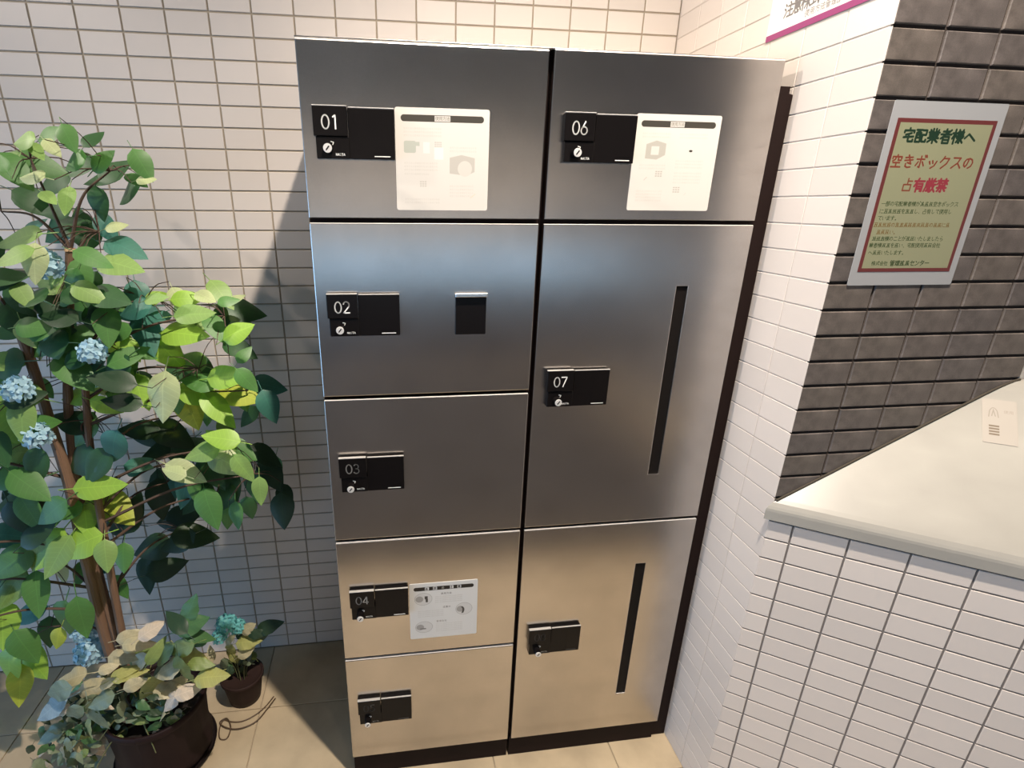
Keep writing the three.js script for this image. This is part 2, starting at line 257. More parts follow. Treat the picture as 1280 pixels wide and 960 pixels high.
{ const o = mesh('wall_east', box(3.05, 3.2, 0, CEIL, 0.66, 4.6), hallWall); o.userData.kind = 'structure'; }
function glowWindow(name, light, pos, look, w, h, glow) {
  const g = structure(name), m = new THREE.MeshStandardMaterial({ color: 0x0a0c10, roughness: 0.4 }); m.emissive.setRGB(...glow);
  const pane = mesh('window_pane', new THREE.BoxGeometry(w, h, 0.01), m, g), fr = [];
  for (const s of [-1, 1]) { const a = new THREE.BoxGeometry(w, 0.04, 0.05); a.translate(0, s * (h / 2 - 0.02), 0.03); const b = new THREE.BoxGeometry(0.04, h, 0.05); b.translate(s * (w / 2 - 0.02), 0, 0.03); fr.push(a, b); }
  const mid = new THREE.BoxGeometry(0.04, h, 0.05); mid.translate(0, 0, 0.03); fr.push(mid);
  mesh('window_frame', mergeGeometries(fr), blackMatt, g);
  g.position.set(...pos); g.lookAt(...look);
  light.position.set(...pos).addScaledVector(new THREE.Vector3(...look).sub(light.position).normalize(), 0.08); scene.add(light); light.lookAt(...look);
}
glowWindow('window_1', daylight, [-2.46, 0.76, 2.2], [0, 0.76, 2.2], 2.4, 1.48, [0.10, 0.14, 0.20]);
glowWindow('window_2', strip, [0.8, 1.01, 4.66], [0.8, 1.01, 0], 4.4, 0.30, [0.05, 0.07, 0.1]);

// ceiling downlights
function downlight(x, z, lightObj, label) {
  const t = thing('downlight', label, 'lamp', [x, CEIL, z]);
  mesh('trim_ring', new THREE.LatheGeometry([[0.055, 0], [0.075, 0], [0.075, -0.004], [0.07, -0.008], [0.055, -0.006]].map((q) => new THREE.Vector2(...q)).reverse(), 40), white, t);
  const m = new THREE.MeshStandardMaterial({ color: 0xffffff }); m.emissive.setRGB(1.6, 1.3, 1.0);
  const lens = mesh('lens', new THREE.CylinderGeometry(0.054, 0.054, 0.003, 32), m, t); lens.position.y = -0.0025;
  lightObj.position.set(x, CEIL - 0.016, z); lightObj.castShadow = true; lightObj.shadow.radius = 1.6; scene.add(lightObj);
  lightObj.target.position.set(x, 0, z); scene.add(lightObj.target);
}
downlight(LAMP[0], LAMP[2], key, 'recessed round ceiling downlight above the front of the parcel lockers');
HALL_FILL.forEach(([x, z, I], i) => downlight(x, z, new THREE.SpotLight(new THREE.Color().setRGB(1, 0.88, 0.76), I, 0, 0.95, 0.6, 2), ['added downlight brightening the far end of the hall, nearer its glazed left side', 'added downlight brightening the far end of the hall, nearer its right side'][i]));
for (const [from, to, power, cone, label] of ADDED_WASHERS) { // added spotlights, out of view, on short stems
  const t = thing('added_spotlight', label, 'lamp', from), aim = new THREE.Vector3(...to).sub(t.position).normalize();
  const q = new THREE.Quaternion().setFromUnitVectors(new THREE.Vector3(0, 1, 0), aim);
  const body = mesh('lamp_body', new THREE.CylinderGeometry(0.045, 0.04, 0.12, 28, 1, true), std([0.6, 0.58, 0.55], 0.5, { side: THREE.DoubleSide }), t); body.quaternion.copy(q); body.position.copy(aim).multiplyScalar(-0.05);
  const cap = mesh('lamp_cap', new THREE.CylinderGeometry(0.04, 0.04, 0.004, 28), white, t); cap.quaternion.copy(q); cap.position.copy(aim).multiplyScalar(-0.11);
  const m = new THREE.MeshStandardMaterial({ color: 0xffffff }); m.emissive.setRGB(1.6, 1.3, 1.0);
  const lens = mesh('lens', new THREE.CylinderGeometry(0.04, 0.04, 0.003, 28), m, t); lens.quaternion.copy(q); lens.position.copy(aim).multiplyScalar(0.003);
  mesh('stem', box(-0.008, 0.008, -0.01, CEIL - from[1], -0.008, 0.008), white, t).position.copy(aim).multiplyScalar(-0.06);
  const l = new THREE.SpotLight(new THREE.Color().setRGB(1, 0.89, 0.79), power, 0, cone, 0.75, 2); l.castShadow = true; l.shadow.radius = 1.6;
  l.position.set(...from).addScaledVector(aim, 0.012); l.target.position.set(...to); scene.add(l, l.target);
}

// ================================================================ the parcel lockers
const ZF = 0.525, LIPS = [1.779, 1.4865, 1.135, 0.783, 0.4285, 0.0725], GAP = 0.009;
const highlightSilver = std([0.66, 0.63, 0.59], 0.5, { metalness: 0.15 });
const brightSilver = std([0.72, 0.70, 0.67], 0.4, { metalness: 0.3 });
const trimSilver = std([0.40, 0.385, 0.365], 0.45, { metalness: 0.2 });
const numberInk = { bright: std([0.85, 0.84, 0.80], 0.5), halfShade: std([0.30, 0.29, 0.27], 0.5), deepShade: std([0.045, 0.045, 0.046], 0.5) };  // dimmer inks paint in the low light on the lower numbers
function ribbon(paths, width, z) {                     // flat lettering: strokes of even width
  const pos = [];
  for (const p of paths) for (let i = 0; i + 1 < p.length; i++) {
    const [a, b] = [p[i], p[i + 1]], dx = b[0] - a[0], dy = b[1] - a[1], l = Math.hypot(dx, dy) || 1, nx = -dy / l * width / 2, ny = dx / l * width / 2, ex = dx / l * width * 0.2, ey = dy / l * width * 0.2;
    const q = [[a[0] - ex + nx, a[1] - ey + ny], [a[0] - ex - nx, a[1] - ey - ny], [b[0] + ex - nx, b[1] + ey - ny], [b[0] + ex + nx, b[1] + ey + ny]];
    for (const k of [0, 1, 2, 0, 2, 3]) pos.push(q[k][0], q[k][1], z);
  }
  const g = new THREE.BufferGeometry(); g.setAttribute('position', new THREE.Float32BufferAttribute(pos, 3)); g.computeVertexNormals(); return g;
}
const arc = (cx, cy, rx, ry, a0, a1, n = 18) => Array.from({ length: n + 1 }, (_, i) => { const a = (a0 + (a1 - a0) * i / n) * Math.PI / 180; return [cx + rx * Math.cos(a), cy + ry * Math.sin(a)]; });
const DIGIT = {                                        // on a cell 0.62 wide and 1 high
  0: [arc(0.31, 0.5, 0.27, 0.47, 0, 360, 28)], 1: [[[0.18, 0.84], [0.36, 0.97], [0.36, 0.02]]],
  2: [[...arc(0.31, 0.70, 0.24, 0.27, 165, -35), [0.08, 0.03], [0.58, 0.03]]],
  3: [[...arc(0.29, 0.74, 0.21, 0.23, 150, -90), ...arc(0.29, 0.27, 0.25, 0.25, 90, -150)]],
  4: [[[0.46, 0.02], [0.46, 0.97], [0.04, 0.26], [0.62, 0.26]]],
  5: [[[0.54, 0.97], [0.18, 0.97], [0.12, 0.56], ...arc(0.29, 0.31, 0.26, 0.29, 110, -150)]],
  6: [arc(0.31, 0.31, 0.25, 0.28, 0, 360, 24), [[0.10, 0.44], [0.40, 0.97]]],
  7: [[[0.04, 0.97], [0.58, 0.97], [0.22, 0.02]]], 8: [arc(0.31, 0.74, 0.20, 0.22, 0, 360, 20), arc(0.31, 0.27, 0.25, 0.26, 0, 360, 24)],
};
function numberGeo(text, x, y, h, z) {
  const P = []; [...text].forEach((c, i) => DIGIT[c].forEach((p) => P.push(p.map(([a, b]) => [x + (a + i * 0.70) * h, y + b * h])))); return ribbon(P, h * 0.105, z);
}
const LETTER = { N: [[[0, 0], [0, 1], [0.7, 0], [0.7, 1]]], A: [[[0, 0], [0.4, 1], [0.8, 0]], [[0.16, 0.36], [0.64, 0.36]]], S: [[...arc(0.35, 0.74, 0.3, 0.25, 40, 270, 10), ...arc(0.35, 0.25, 0.3, 0.25, 90, -140, 10)]], T: [[[0, 1], [0.8, 1]], [[0.4, 1], [0.4, 0]]] };
const printTexture = {};
// small sheets fixed to the doors: print drawn once each
function instructionSheet(kind) {
  return printTexture[kind] ??= canvasTexture(1024, 1024, (c, w, h) => {
    c.fillStyle = kind === 'c' ? '#d2d1cd' : '#cdc8c0'; c.fillRect(0, 0, w, h);
    const bar = kind === 'c' ? '#1c1815' : '#3d3932'; c.fillStyle = bar;
    const by = 68, bh = 66; c.beginPath(); c.roundRect(62, by, w - 124, bh, 33); c.fill();
    const soft = '#c2bdb4';
    const lines = (x, y, n, wd, col = soft) => { for (let i = 0; i < n; i++) jp(c, '使用方法注意様部空有会社管理式株者配'.slice(0, Math.floor(wd / 24)), x, y + i * 34, 20, 2, col, 1.15); };
    if (kind === 'c') {
      c.fillStyle = '#d9d8d4'; [[230, 60], [350, 60], [470, 90], [600, 56], [715, 56]].forEach(([x, q], i) => { if (i !== 2) c.fillRect(x, by + 6, q, bh - 12); });
      jp(c, 'ご使用注意', 235, by + 12, 44, 6, '#1c1815', 2.75); jp(c, 'の', 478, by + 14, 40, 5, '#b9b7b2');
      const pic = (x, y, rx, ry, k) => { c.fillStyle = '#c9c7c3'; c.beginPath(); c.ellipse(x, y, rx, ry, 0, 0, 7); c.fill(); c.lineWidth = 5; c.strokeStyle = '#9b9893'; c.stroke(); c.fillStyle = '#9c9994'; c.beginPath(); c.ellipse(x - rx * 0.45, y, rx * 0.45, ry * 0.5, 0, 0, 7); c.fill(); c.fillStyle = '#45413d'; if (k === 0) { c.fillRect(x + 20, y - 50, 46, 55); c.fillRect(x + 34, y, 34, 60); } if (k === 1) { c.beginPath(); c.moveTo(x - 20, y - 40); c.quadraticCurveTo(x + 30, y, x - 10, y + 80); c.lineTo(x - 40, y + 84); c.quadraticCurveTo(x - 4, y, x - 50, y - 36); c.fill(); } if (k === 2) { c.fillStyle = '#77736f'; c.fillRect(x - 60, y + 20, 90, 22); } };
      pic(205, 285, 130, 110, 0); pic(820, 520, 125, 110, 1); pic(210, 810, 130, 105, 2);
      jp(c, '使用方法', 470, 190, 34, 5, '#8d8984', 1.2); lines(380, 250, 4, 440, '#bdbab4'); jp(c, '注意の', 500, 440, 34, 5, '#8d8984', 1.2); lines(120, 500, 4, 420, '#c2bfb9'); jp(c, '管理会社', 400, 700, 34, 5, '#a5a19b', 1.2); lines(390, 760, 5, 440, '#c2bfb9');
    } else {
      c.fillStyle = '#c4c0b8'; const tx = kind === 'a' ? 425 : 410; c.fillRect(tx, by + 6, 170, bh - 12); jp(c, '使用方法', tx + 8, by + 12, 38, 5, '#8d887f', 1.03);
      if (kind === 'a') {
        lines(90, 190, 3, 780); c.fillStyle = '#aeb1a6'; c.beginPath(); c.roundRect(90, 320, 130, 120, 20); c.fill(); c.fillRect(200, 330, 60, 40); c.fillStyle = '#d8d4cd'; c.fillRect(300, 330, 70, 110); c.fillRect(420, 380, 100, 120); c.fillStyle = '#b4b0a8'; for (let i = 0; i < 3; i++) for (let k = 0; k < 4; k++) c.fillRect(425 + k * 20, 325 + i * 20, 14, 14);
        lines(90, 530, 3, 400); lines(590, 370, 2, 330); c.fillStyle = '#b3aea5'; c.beginPath(); c.moveTo(590, 480); c.lineTo(720, 450); c.lineTo(870, 480); c.lineTo(870, 620); c.lineTo(780, 660); c.lineTo(590, 640); c.fill(); c.fillStyle = '#c6c1b8'; c.beginPath(); c.arc(760, 590, 80, 0, 7); c.fill();
        lines(90, 640, 1, 300); c.fillStyle = '#b9b4ab'; for (let i = 0; i < 3; i++) for (let k = 0; k < 3; k++) c.fillRect(260 + k * 26, 720 + i * 22, 20, 15); lines(590, 760, 4, 300); lines(90, 900, 2, 420); c.strokeStyle = '#c9bfa9'; c.lineWidth = 8; c.beginPath(); c.moveTo(830, 890); c.lineTo(880, 850); c.stroke();
      } else {
        lines(90, 190, 2, 380); lines(540, 190, 2, 360); c.fillStyle = '#aeaaa0'; c.beginPath(); c.moveTo(150, 310); c.lineTo(270, 270); c.lineTo(390, 300); c.lineTo(390, 420); c.lineTo(290, 470); c.lineTo(150, 460); c.fill(); c.fillStyle = '#cbc7bf'; c.fillRect(215, 330, 95, 90);
        c.fillStyle = '#3a362f'; c.beginPath(); c.ellipse(700, 372, 22, 12, 0, 0, 7); c.fill();
        lines(90, 520, 2, 350); c.strokeStyle = '#b9b4ab'; c.lineWidth = 10; c.beginPath(); c.moveTo(170, 690); c.lineTo(200, 660); c.stroke(); c.fillStyle = '#aba79e'; for (let i = 0; i < 3; i++) for (let k = 0; k < 3; k++) { c.fillRect(300 + k * 30, 590 + i * 24, 22, 14); c.fillRect(545 + k * 30, 760 + i * 24, 22, 14); }
        lines(530, 470, 3, 360); lines(530, 600, 4, 360); lines(90, 800, 4, 340); c.strokeStyle = '#aaa59b'; c.beginPath(); c.moveTo(690, 850); c.lineTo(715, 825); c.stroke();
      }
    }
  });
}
function sheetGeo(w, h, r, d) {                          // rounded plate with print uv over its face
  const s = new THREE.Shape(); s.moveTo(r, 0); s.lineTo(w - r, 0); s.absarc(w - r, r, r, -Math.PI / 2, 0); s.lineTo(w, h - r); s.absarc(w - r, h - r, r, 0, Math.PI / 2); s.lineTo(r, h); s.absarc(r, h - r, r, Math.PI / 2, Math.PI); s.lineTo(0, r); s.absarc(r, r, r, Math.PI, Math.PI * 1.5);
  const g = new THREE.ExtrudeGeometry(s, { depth: d, bevelEnabled: false, curveSegments: 6 }), p = g.attributes.position, uv = g.attributes.uv;
  for (let i = 0; i < p.count; i++) uv.setXY(i, p.getX(i) / w, p.getY(i) / h); return g;
}
function doorGeo(x0, x1, y0, y1, holes) {                // folded steel front: bevelled rim, holes for recessed pulls
  const b = 0.0016, s = new THREE.Shape([[x0 + b, y0 + b], [x1 - b, y0 + b], [x1 - b, y1 - b], [x0 + b, y1 - b]].map((q) => new THREE.Vector2(...q)));
  for (const [a, c, d, e] of holes) s.holes.push(new THREE.Path([[a, d], [a, e], [c, e], [c, d]].map((q) => new THREE.Vector2(...q))));
  const g = new THREE.ExtrudeGeometry(s, { depth: 0.017, bevelEnabled: true, bevelSize: b, bevelThickness: b, bevelSegments: 2 }); g.translate(0, 0, ZF - 0.017 - b); return g;
}
function lockerDoor(root, no, x0, x1, y0, y1, lx, ly, opts = {}) {
  const holes = opts.slot ? [[opts.slot[0], opts.slot[1], opts.slot[2], opts.slot[3]]] : [];
  const door = mesh('door', doorGeo(x0, x1, y0, y1, holes), steel, root); door.userData.label = 'brushed steel door numbered ' + no;
  mesh('edge_highlight', rbox(x0 + 0.0008, x1 - 0.0008, y1 - 0.0015, y1 + 0.0008, ZF - 0.0075, ZF - 0.0008, 0.0007), highlightSilver, door, 'pale strip standing in for the highlight along the top edge');  // pale strip added to paint the highlight on the top edge
  if (opts.slot) {
    const [a, b, c, d] = opts.slot;
    mesh('pull_recess', mergeGeometries([box(a, b, c, d, ZF - 0.0072, ZF - 0.0045), box(a - 0.0008, a, c, d, ZF - 0.0072, ZF - 0.0016), box(b, b + 0.0008, c, d, ZF - 0.0072, ZF - 0.0016), box(a, b, d, d + 0.0008, ZF - 0.0072, ZF - 0.0016), box(a, b, c - 0.0008, c, ZF - 0.0072, ZF - 0.0016)].map((g) => g)), blackMatt, door, 'long black recessed pull');
  }
  if (opts.pull) {
    const [a, b, c, d] = opts.pull;
    mesh('pull_plate', rbox(a, b, c, d - 0.008, ZF - 0.001, ZF + 0.004, 0.001), blackGloss, door, 'small black square pull');
    mesh('pull_lip', rbox(a - 0.001, b + 0.001, d - 0.008, d, ZF - 0.001, ZF + 0.011, 0.0012), chrome, door);
  }
  // lock unit: number block on the left, a slightly lower dial block on the right, key cylinder underneath
  const h = 0.083;
  mesh('number_block', rbox(lx, lx + 0.0585, ly + 0.036, ly + h - 0.0008, ZF - 0.001, ZF + 0.0155, 0.0012), blackGloss, door);
  mesh('top_trim', mergeGeometries([rbox(lx, lx + 0.0585, ly + h - 0.0008, ly + h + 0.0010, ZF + 0.0075, ZF + 0.0155, 0.0008), rbox(lx + 0.0610, lx + 0.1405, ly + h - 0.0025, ly + h - 0.0004, ZF + 0.0085, ZF + 0.0125, 0.0008)]), trimSilver, door);
  mesh('lock_block', mergeGeometries([rbox(lx + 0.003, lx + 0.0605, ly, ly + 0.0358, ZF - 0.001, ZF + 0.0135, 0.0012), rbox(lx + 0.0600, lx + 0.1405, ly, ly + h - 0.0025, ZF - 0.001, ZF + 0.0125, 0.0012)]), blackGloss, door);
  mesh('dial_window', box(lx + 0.104, lx + 0.132, ly + 0.010, ly + 0.074, ZF + 0.0122, ZF + 0.0128), blackGloss, door);
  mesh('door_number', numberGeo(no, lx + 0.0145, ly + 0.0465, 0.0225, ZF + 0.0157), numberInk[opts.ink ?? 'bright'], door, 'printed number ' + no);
  const cyl = new THREE.CylinderGeometry(0.0078, 0.0088, 0.018, 28); cyl.rotateX(Math.PI / 2); cyl.translate(lx + 0.0235, ly + 0.0155, ZF + 0.0205);
  mesh('lock_cylinder', cyl, blackGloss, door);
  const face = new THREE.CylinderGeometry(0.0072, 0.0078, 0.002, 28); face.rotateX(Math.PI / 2); face.translate(lx + 0.0235, ly + 0.0155, ZF + 0.0300); mesh('cylinder_face', face, brightSilver, door, 'silver keyhole face');
  const slotG = new THREE.BoxGeometry(0.0085, 0.0022, 0.0006); slotG.rotateZ(0.9); slotG.translate(lx + 0.0235, ly + 0.0155, ZF + 0.0311); mesh('keyhole', slotG, blackMatt, door);
  const P = []; [...'NASTA'].forEach((c, i) => LETTER[c].forEach((p) => P.push(p.map(([a, b]) => [lx + 0.0365 + (a + i * 1.02) * 0.0032, ly + 0.0052 + b * 0.0036]))));
  mesh('maker_name', ribbon(P, 0.0008, ZF + 0.0137), opts.ink === 'deepShade' ? numberInk.halfShade : numberInk.bright, door);
  const marks = [[[lx + 0.0285, ly + 0.0275], [lx + 0.0335, ly + 0.0262], [lx + 0.0315, ly + 0.0222]]];
  mesh('turn_mark', ribbon(marks, 0.0012, ZF + 0.0137), numberInk.bright, door);
  mesh('grip_line', box(lx + 0.104, lx + 0.132, ly + 0.0042, ly + 0.0056, ZF + 0.0124, ZF + 0.0129), opts.ink === 'deepShade' ? numberInk.deepShade : numberInk.bright, door);
  if (opts.sheet) {
    const [k, sx, sy, w, hh] = opts.sheet, m = new THREE.MeshStandardMaterial({ map: instructionSheet(k), roughness: 0.45 });
    const sh = mesh('instruction_sheet', sheetGeo(w, hh, 0.004, 0.0012), m, door, 'white printed instruction sheet with a dark title bar'); sh.position.set(sx, sy, ZF - 0.0002);
    if (opts.sheetTilt) sh.rotation.z = opts.sheetTilt;
  }
}
function locker(name, label, x0, x1, doors) {
  const t = thing(name, label, 'locker');
  mesh('cabinet_body', mergeGeometries([box(x0, x1, 0.0755, 1.781, 0.03, 0.5050)]), blackBody, t);
  mesh('top_panel', rbox(x0 - 0.0005, x1 + 0.0005, 1.7805, 1.7835, 0.03, 0.5230, 0.001), steel, t);
  mesh('plinth', box(x0 + 0.002, x1 - 0.002, 0, 0.0752, 0.05, 0.5125), blackBody, t);
  doors(t); return t;
}
const LX0 = 0.6585, LX1 = 1.0975, RX0 = 1.1075, RX1 = 1.5555;
locker('parcel_locker', 'left column of steel parcel lockers with five doors numbered 01 to 05', LX0, LX1 + 0.004, (t) => {
  lockerDoor(t, '01', LX0, LX1, LIPS[1] + GAP, LIPS[0], 0.6797, 1.5955, { sheet: ['a', 0.8215, 1.5110, 0.1715, 0.1710] });
  lockerDoor(t, '02', LX0, LX1, LIPS[2] + GAP, LIPS[1], 0.6802, 1.2745, { pull: [0.9335, 0.9965, 1.2710, 1.3560] });
  lockerDoor(t, '03', LX0, LX1, LIPS[3] + GAP, LIPS[2], 0.6804, 0.9240, { ink: 'halfShade' });
  lockerDoor(t, '04', LX0, LX1, LIPS[4] + GAP, LIPS[3], 0.6825, 0.5702, { ink: 'halfShade', sheet: ['c', 0.8262, 0.4815, 0.1705, 0.1705] });
  lockerDoor(t, '05', LX0, LX1, LIPS[5] + GAP, LIPS[4], 0.6835, 0.2195, { ink: 'deepShade' });
});
const right = locker('parcel_locker', 'right column of steel parcel lockers with doors 06 to 08 and tall slot pulls', RX0 - 0.004, RX1, (t) => {
  lockerDoor(t, '06', RX0, RX1, LIPS[1] + GAP, LIPS[0] + 0.002, 1.1305, 1.5975, { sheet: ['b', 1.2740, 1.5140, 0.1715, 0.1705] });
  lockerDoor(t, '07', RX0, RX1, LIPS[3] + GAP, LIPS[1], 1.1330, 1.1070, { slot: [1.4040, 1.4325, 0.9170, 1.3655] });
  lockerDoor(t, '08', RX0, RX1, LIPS[5] + GAP, LIPS[3], 1.1345, 0.4035, { ink: 'deepShade', slot: [1.4080, 1.4375, 0.2105, 0.6610] });
});
{ // black filler closing the gap to the tiled wall, notched at its top
  const s = new THREE.Shape([[RX1 + 0.001, 0], [1.5985, 0], [1.5985, 1.728], [1.590, 1.730], [1.590, 1.742], [RX1 + 0.001, 1.742]].map((q) => new THREE.Vector2(...q)));
  const g = new THREE.ExtrudeGeometry(s, { depth: 0.02, bevelEnabled: false }); g.translate(0, 0, 0.4855);
  mesh('filler_panel', g, blackBody, right, 'black filler strip beside the wall');
}

// ================================================================ notices on the walls
{ // notice taped to the dark tiles
  const t = thing('notice_sheet', 'laminated yellow notice with a red border taped to the dark brown tiles', 'notice', [1.6375, 1.3880, ZE + 0.0012]);
  const W = 0.2190, H = 0.3015, paperTex = canvasTexture(1024, 1400, (c, w, h) => {
    c.fillStyle = '#8f9072'; c.fillRect(0, 0, w, h); c.strokeStyle = '#66302f'; c.lineWidth = 36; c.strokeRect(18, 18, w - 36, h - 36);
    jp(c, '宅配業者様へ', 92, 84, 120, 20, '#1c3424', 1.06); jp(c, '空きボックスの', 44, 312, 112, 15, '#7c3b2c', 1.12);
    jp(c, '占', 222, 518, 112, 14, '#7c4331'); jp(c, '有厳禁', 342, 516, 118, 20, '#8c333d', 1.04);
    const G = '#3c4a2b', B = '#6f562c', s = 45, ln = (tx, y, col, x = 62) => jp(c, tx, x, y, s, 5, col, 1.02);
    ln('一部の宅配業者様が長時間空きボックス', 724, G); ln('に暗証番号を設定し、占有して使用し', 793, G); ln('ています。', 857, G); ln('暗証番号の設定解除期限切れの場合には', 920, B, 40); ln('ください。', 989, B, 90);
    ln('今後同様のことが発覚いたしましたら', 1052, G); ln('業者様特定を行い、宅配使用停止会社', 1116, G, 50); ln('へ報告いたします。', 1187, G); jp(c, '株式会社', 130, 1294, 42, 5, '#3c4a2c'); jp(c, '管理情報センター', 330, 1288, 52, 8, '#3c4a2c');
  });
  const film = phys([0.35, 0.355, 0.36], 0.22, { clearcoat: 0.5, clearcoatRoughness: 0.15 });
  mesh('laminate_film', sheetGeo(W, H, 0.003, 0.0008), film, t);
  const p = mesh('notice_paper', sheetGeo(0.1925, 0.2510, 0.0005, 0.0004), phys([1, 1, 1], 0.35, { map: paperTex, clearcoat: 0.4, clearcoatRoughness: 0.15 }), t); p.position.set(0.0135, 0.0245, 0.0008);
}
{ // white poster on the right wall, magenta strip along its foot
  const t = thing('wall_poster', 'white printed poster with a magenta strip along its bottom edge', 'poster', [XC - 0.0008, 1.842, 0.388]);
  const tex = canvasTexture(1024, 724, (c, w, h) => {
    c.fillStyle = '#e4dfd6'; c.fillRect(0, 0, w, h); c.fillStyle = '#8c3d68'; c.fillRect(0, h - 38, w, 38);
    jp(c, '注意株式', 150, h - 190, 84, 12, '#6f6a66', 0.95); jp(c, '管理会社', 560, h - 190, 84, 9, '#b9b4b0', 0.95); jp(c, '使用方法管理部', 360, h - 98, 40, 6, '#8f8983', 1.1);
    jp(c, '宅配ボックス使用方法', 60, 90, 80, 10, '#54504c', 1.1); for (let i = 0; i < 5; i++) jp(c, '使用方法注意様部空有会社管理式株者配の', 60, 220 + i * 56, 38, 4, '#8f8983', 1.2);
  });
  const p = mesh('poster_paper', sheetGeo(0.297, 0.210, 0.001, 0.0006), new THREE.MeshStandardMaterial({ map: tex, roughness: 0.5 }), t); p.rotation.y = -Math.PI / 2;
}
{ // small sticker on the sloping coping
  const tex = canvasTexture(256, 480, (c, w, h) => {
    c.fillStyle = '#a19a90'; c.fillRect(0, 0, w, h); c.strokeStyle = '#8b8378'; c.lineWidth = 8;
    c.beginPath(); c.moveTo(48, 200); c.lineTo(56, 130); c.quadraticCurveTo(84, 60, 112, 130); c.lineTo(120, 200); c.moveTo(70, 190); c.lineTo(84, 120); c.lineTo(98, 190); c.stroke();
    jp(c, '使用', 160, 110, 34, 4, '#938b80', 1.1); c.fillStyle = '#6f6252'; for (let i = 0; i < 4; i++) c.fillRect(48, 286 + i * 30, 76, 18);
  });
  const t = thing('coping_sticker', 'small cream sticker with a faint printed symbol on the sloping stone coping', 'sticker');
  const w = 0.0540, h = 0.1030, m = mesh('printed_label', sheetGeo(w, h, 0.001, 0.0006), new THREE.MeshStandardMaterial({ map: tex, roughness: 0.45 }), t);
  const U = new THREE.Vector3(CT, 0, ST), V = new THREE.Vector3(ST, 0.9065, -CT).normalize(), N = U.clone().cross(V), o = new THREE.Vector3(XC + 0.3408 * CT + 0.166 * ST, 0.934 + 0.9065 * 0.166, ZE + 0.3408 * ST - 0.166 * CT);
  t.position.copy(o).addScaledVector(N, 0.0005); t.quaternion.setFromRotationMatrix(new THREE.Matrix4().makeBasis(U, V, N));
}

// ================================================================ plants
const treeLeaves = [[180,1639,387,20,62,2], [217,1633,404,-60,51,2], [199,1647,267,60,51,1], [153,1624,432,170,51,4], [186,1615,404,-40,42,7], [172,1606,429,-50,42,4], [101,1593,304,0,87,2], [91,1576,365,-50,84,2],
  [110,1586,432,120,42,2], [209,1594,391,190,61,2], [174,1585,284,200,66,1], [130,1609,158,-40,55,1], [254,1596,366,20,61,2], [167,1570,179,200,81,1], [215,1585,227,30,78,1], [234,1548,232,210,87,1],
  [285,1563,302,-20,53,2], [313,1566,330,0,38,7], [59,1558,185,200,89,1], [172,1528,428,-40,42,4], [192,1522,407,-90,60,4], [5,1522,166,-30,91,1], [95,1502,268,190,68,1], [34,1456,162,215,96,1],
  [107,1471,239,150,80,1], [93,1464,160,100,95,1], [162,1462,200,-50,80,3], [249,1435,339,-20,86,3], [237,1474,329,20,43,7], [42,1447,330,190,103,4], [90,1420,438,200,71,4], [114,1409,422,-90,71,7],
  [36,1470,246,30,54,3], [230,1416,435,-30,72,2], [245,1404,375,-10,89,4], [132,1566,395,170,53,7], [66,1596,329,40,56,4], [86,1347,432,-60,57,4], [140,1341,397,200,72,2], [205,1353,435,-30,64,4],
  [223,1284,425,-80,78,2], [238,1317,342,20,63,2], [225,1311,258,-70,82,3], [283,1321,323,20,63,5], [221,1262,223,190,68,3], [210,1210,210,-80,86,3], [200,1210,342,-80,84,5], [243,1220,384,-60,52,5],
  [10,1212,300,-80,59,7], [100,1255,395,-90,89,2], [123,1243,347,60,101,2], [95,1107,343,185,105,5], [182,1102,415,-30,63,5], [212,1166,367,70,64,2], [232,1111,344,-75,75,5], [-14,1196,367,0,79,4],
  [0,1130,399,170,99,4], [-91,1031,308,-70,105,5], [19,1083,437,-90,87,4], [-117,1009,303,-90,98,5], [139,1111,260,-60,81,1], [103,1159,275,20,70,1], [118,1121,303,-70,63,7], [133,1182,410,-40,105,2],
  [15,1228,199,-80,79,1], [-49,1284,233,200,90,1], [-139,1218,141,190,104,1], [0,1114,307,-40,66,2], [-64,1139,325,160,83,2], [84,1285,434,10,67,2], [64,1271,171,15,90,1], [156,1290,261,170,73,1],
  [257,1314,349,-80,65,3], [331,1337,432,10,51,4], [342,1324,348,-60,54,7], [364,1324,350,10,64,5], [408,1331,373,-20,52,7], [464,1328,409,30,41,2], [458,1317,315,30,39,7], [453,1285,260,0,103,1],
  [279,1276,328,190,66,3], [259,1249,338,-70,92,3], [234,1203,206,-40,73,3], [400,1304,432,10,78,4], [373,1262,313,-20,66,4], [343,1246,348,-5,105,5], [424,1264,386,-60,76,2], [478,1265,429,20,68,5],
  [420,1241,194,-10,70,1], [444,1191,288,-30,87,1], [473,1201,376,60,43,2], [222,1207,344,-80,62,5], [246,1203,344,-20,67,2], [291,1201,325,-40,98,5], [332,1171,311,160,78,4], [308,1116,164,-40,80,1],
  [437,1155,396,10,96,5], [489,1159,440,-50,60,2], [438,1088,323,-10,102,6], [483,1073,208,-5,87,3]];
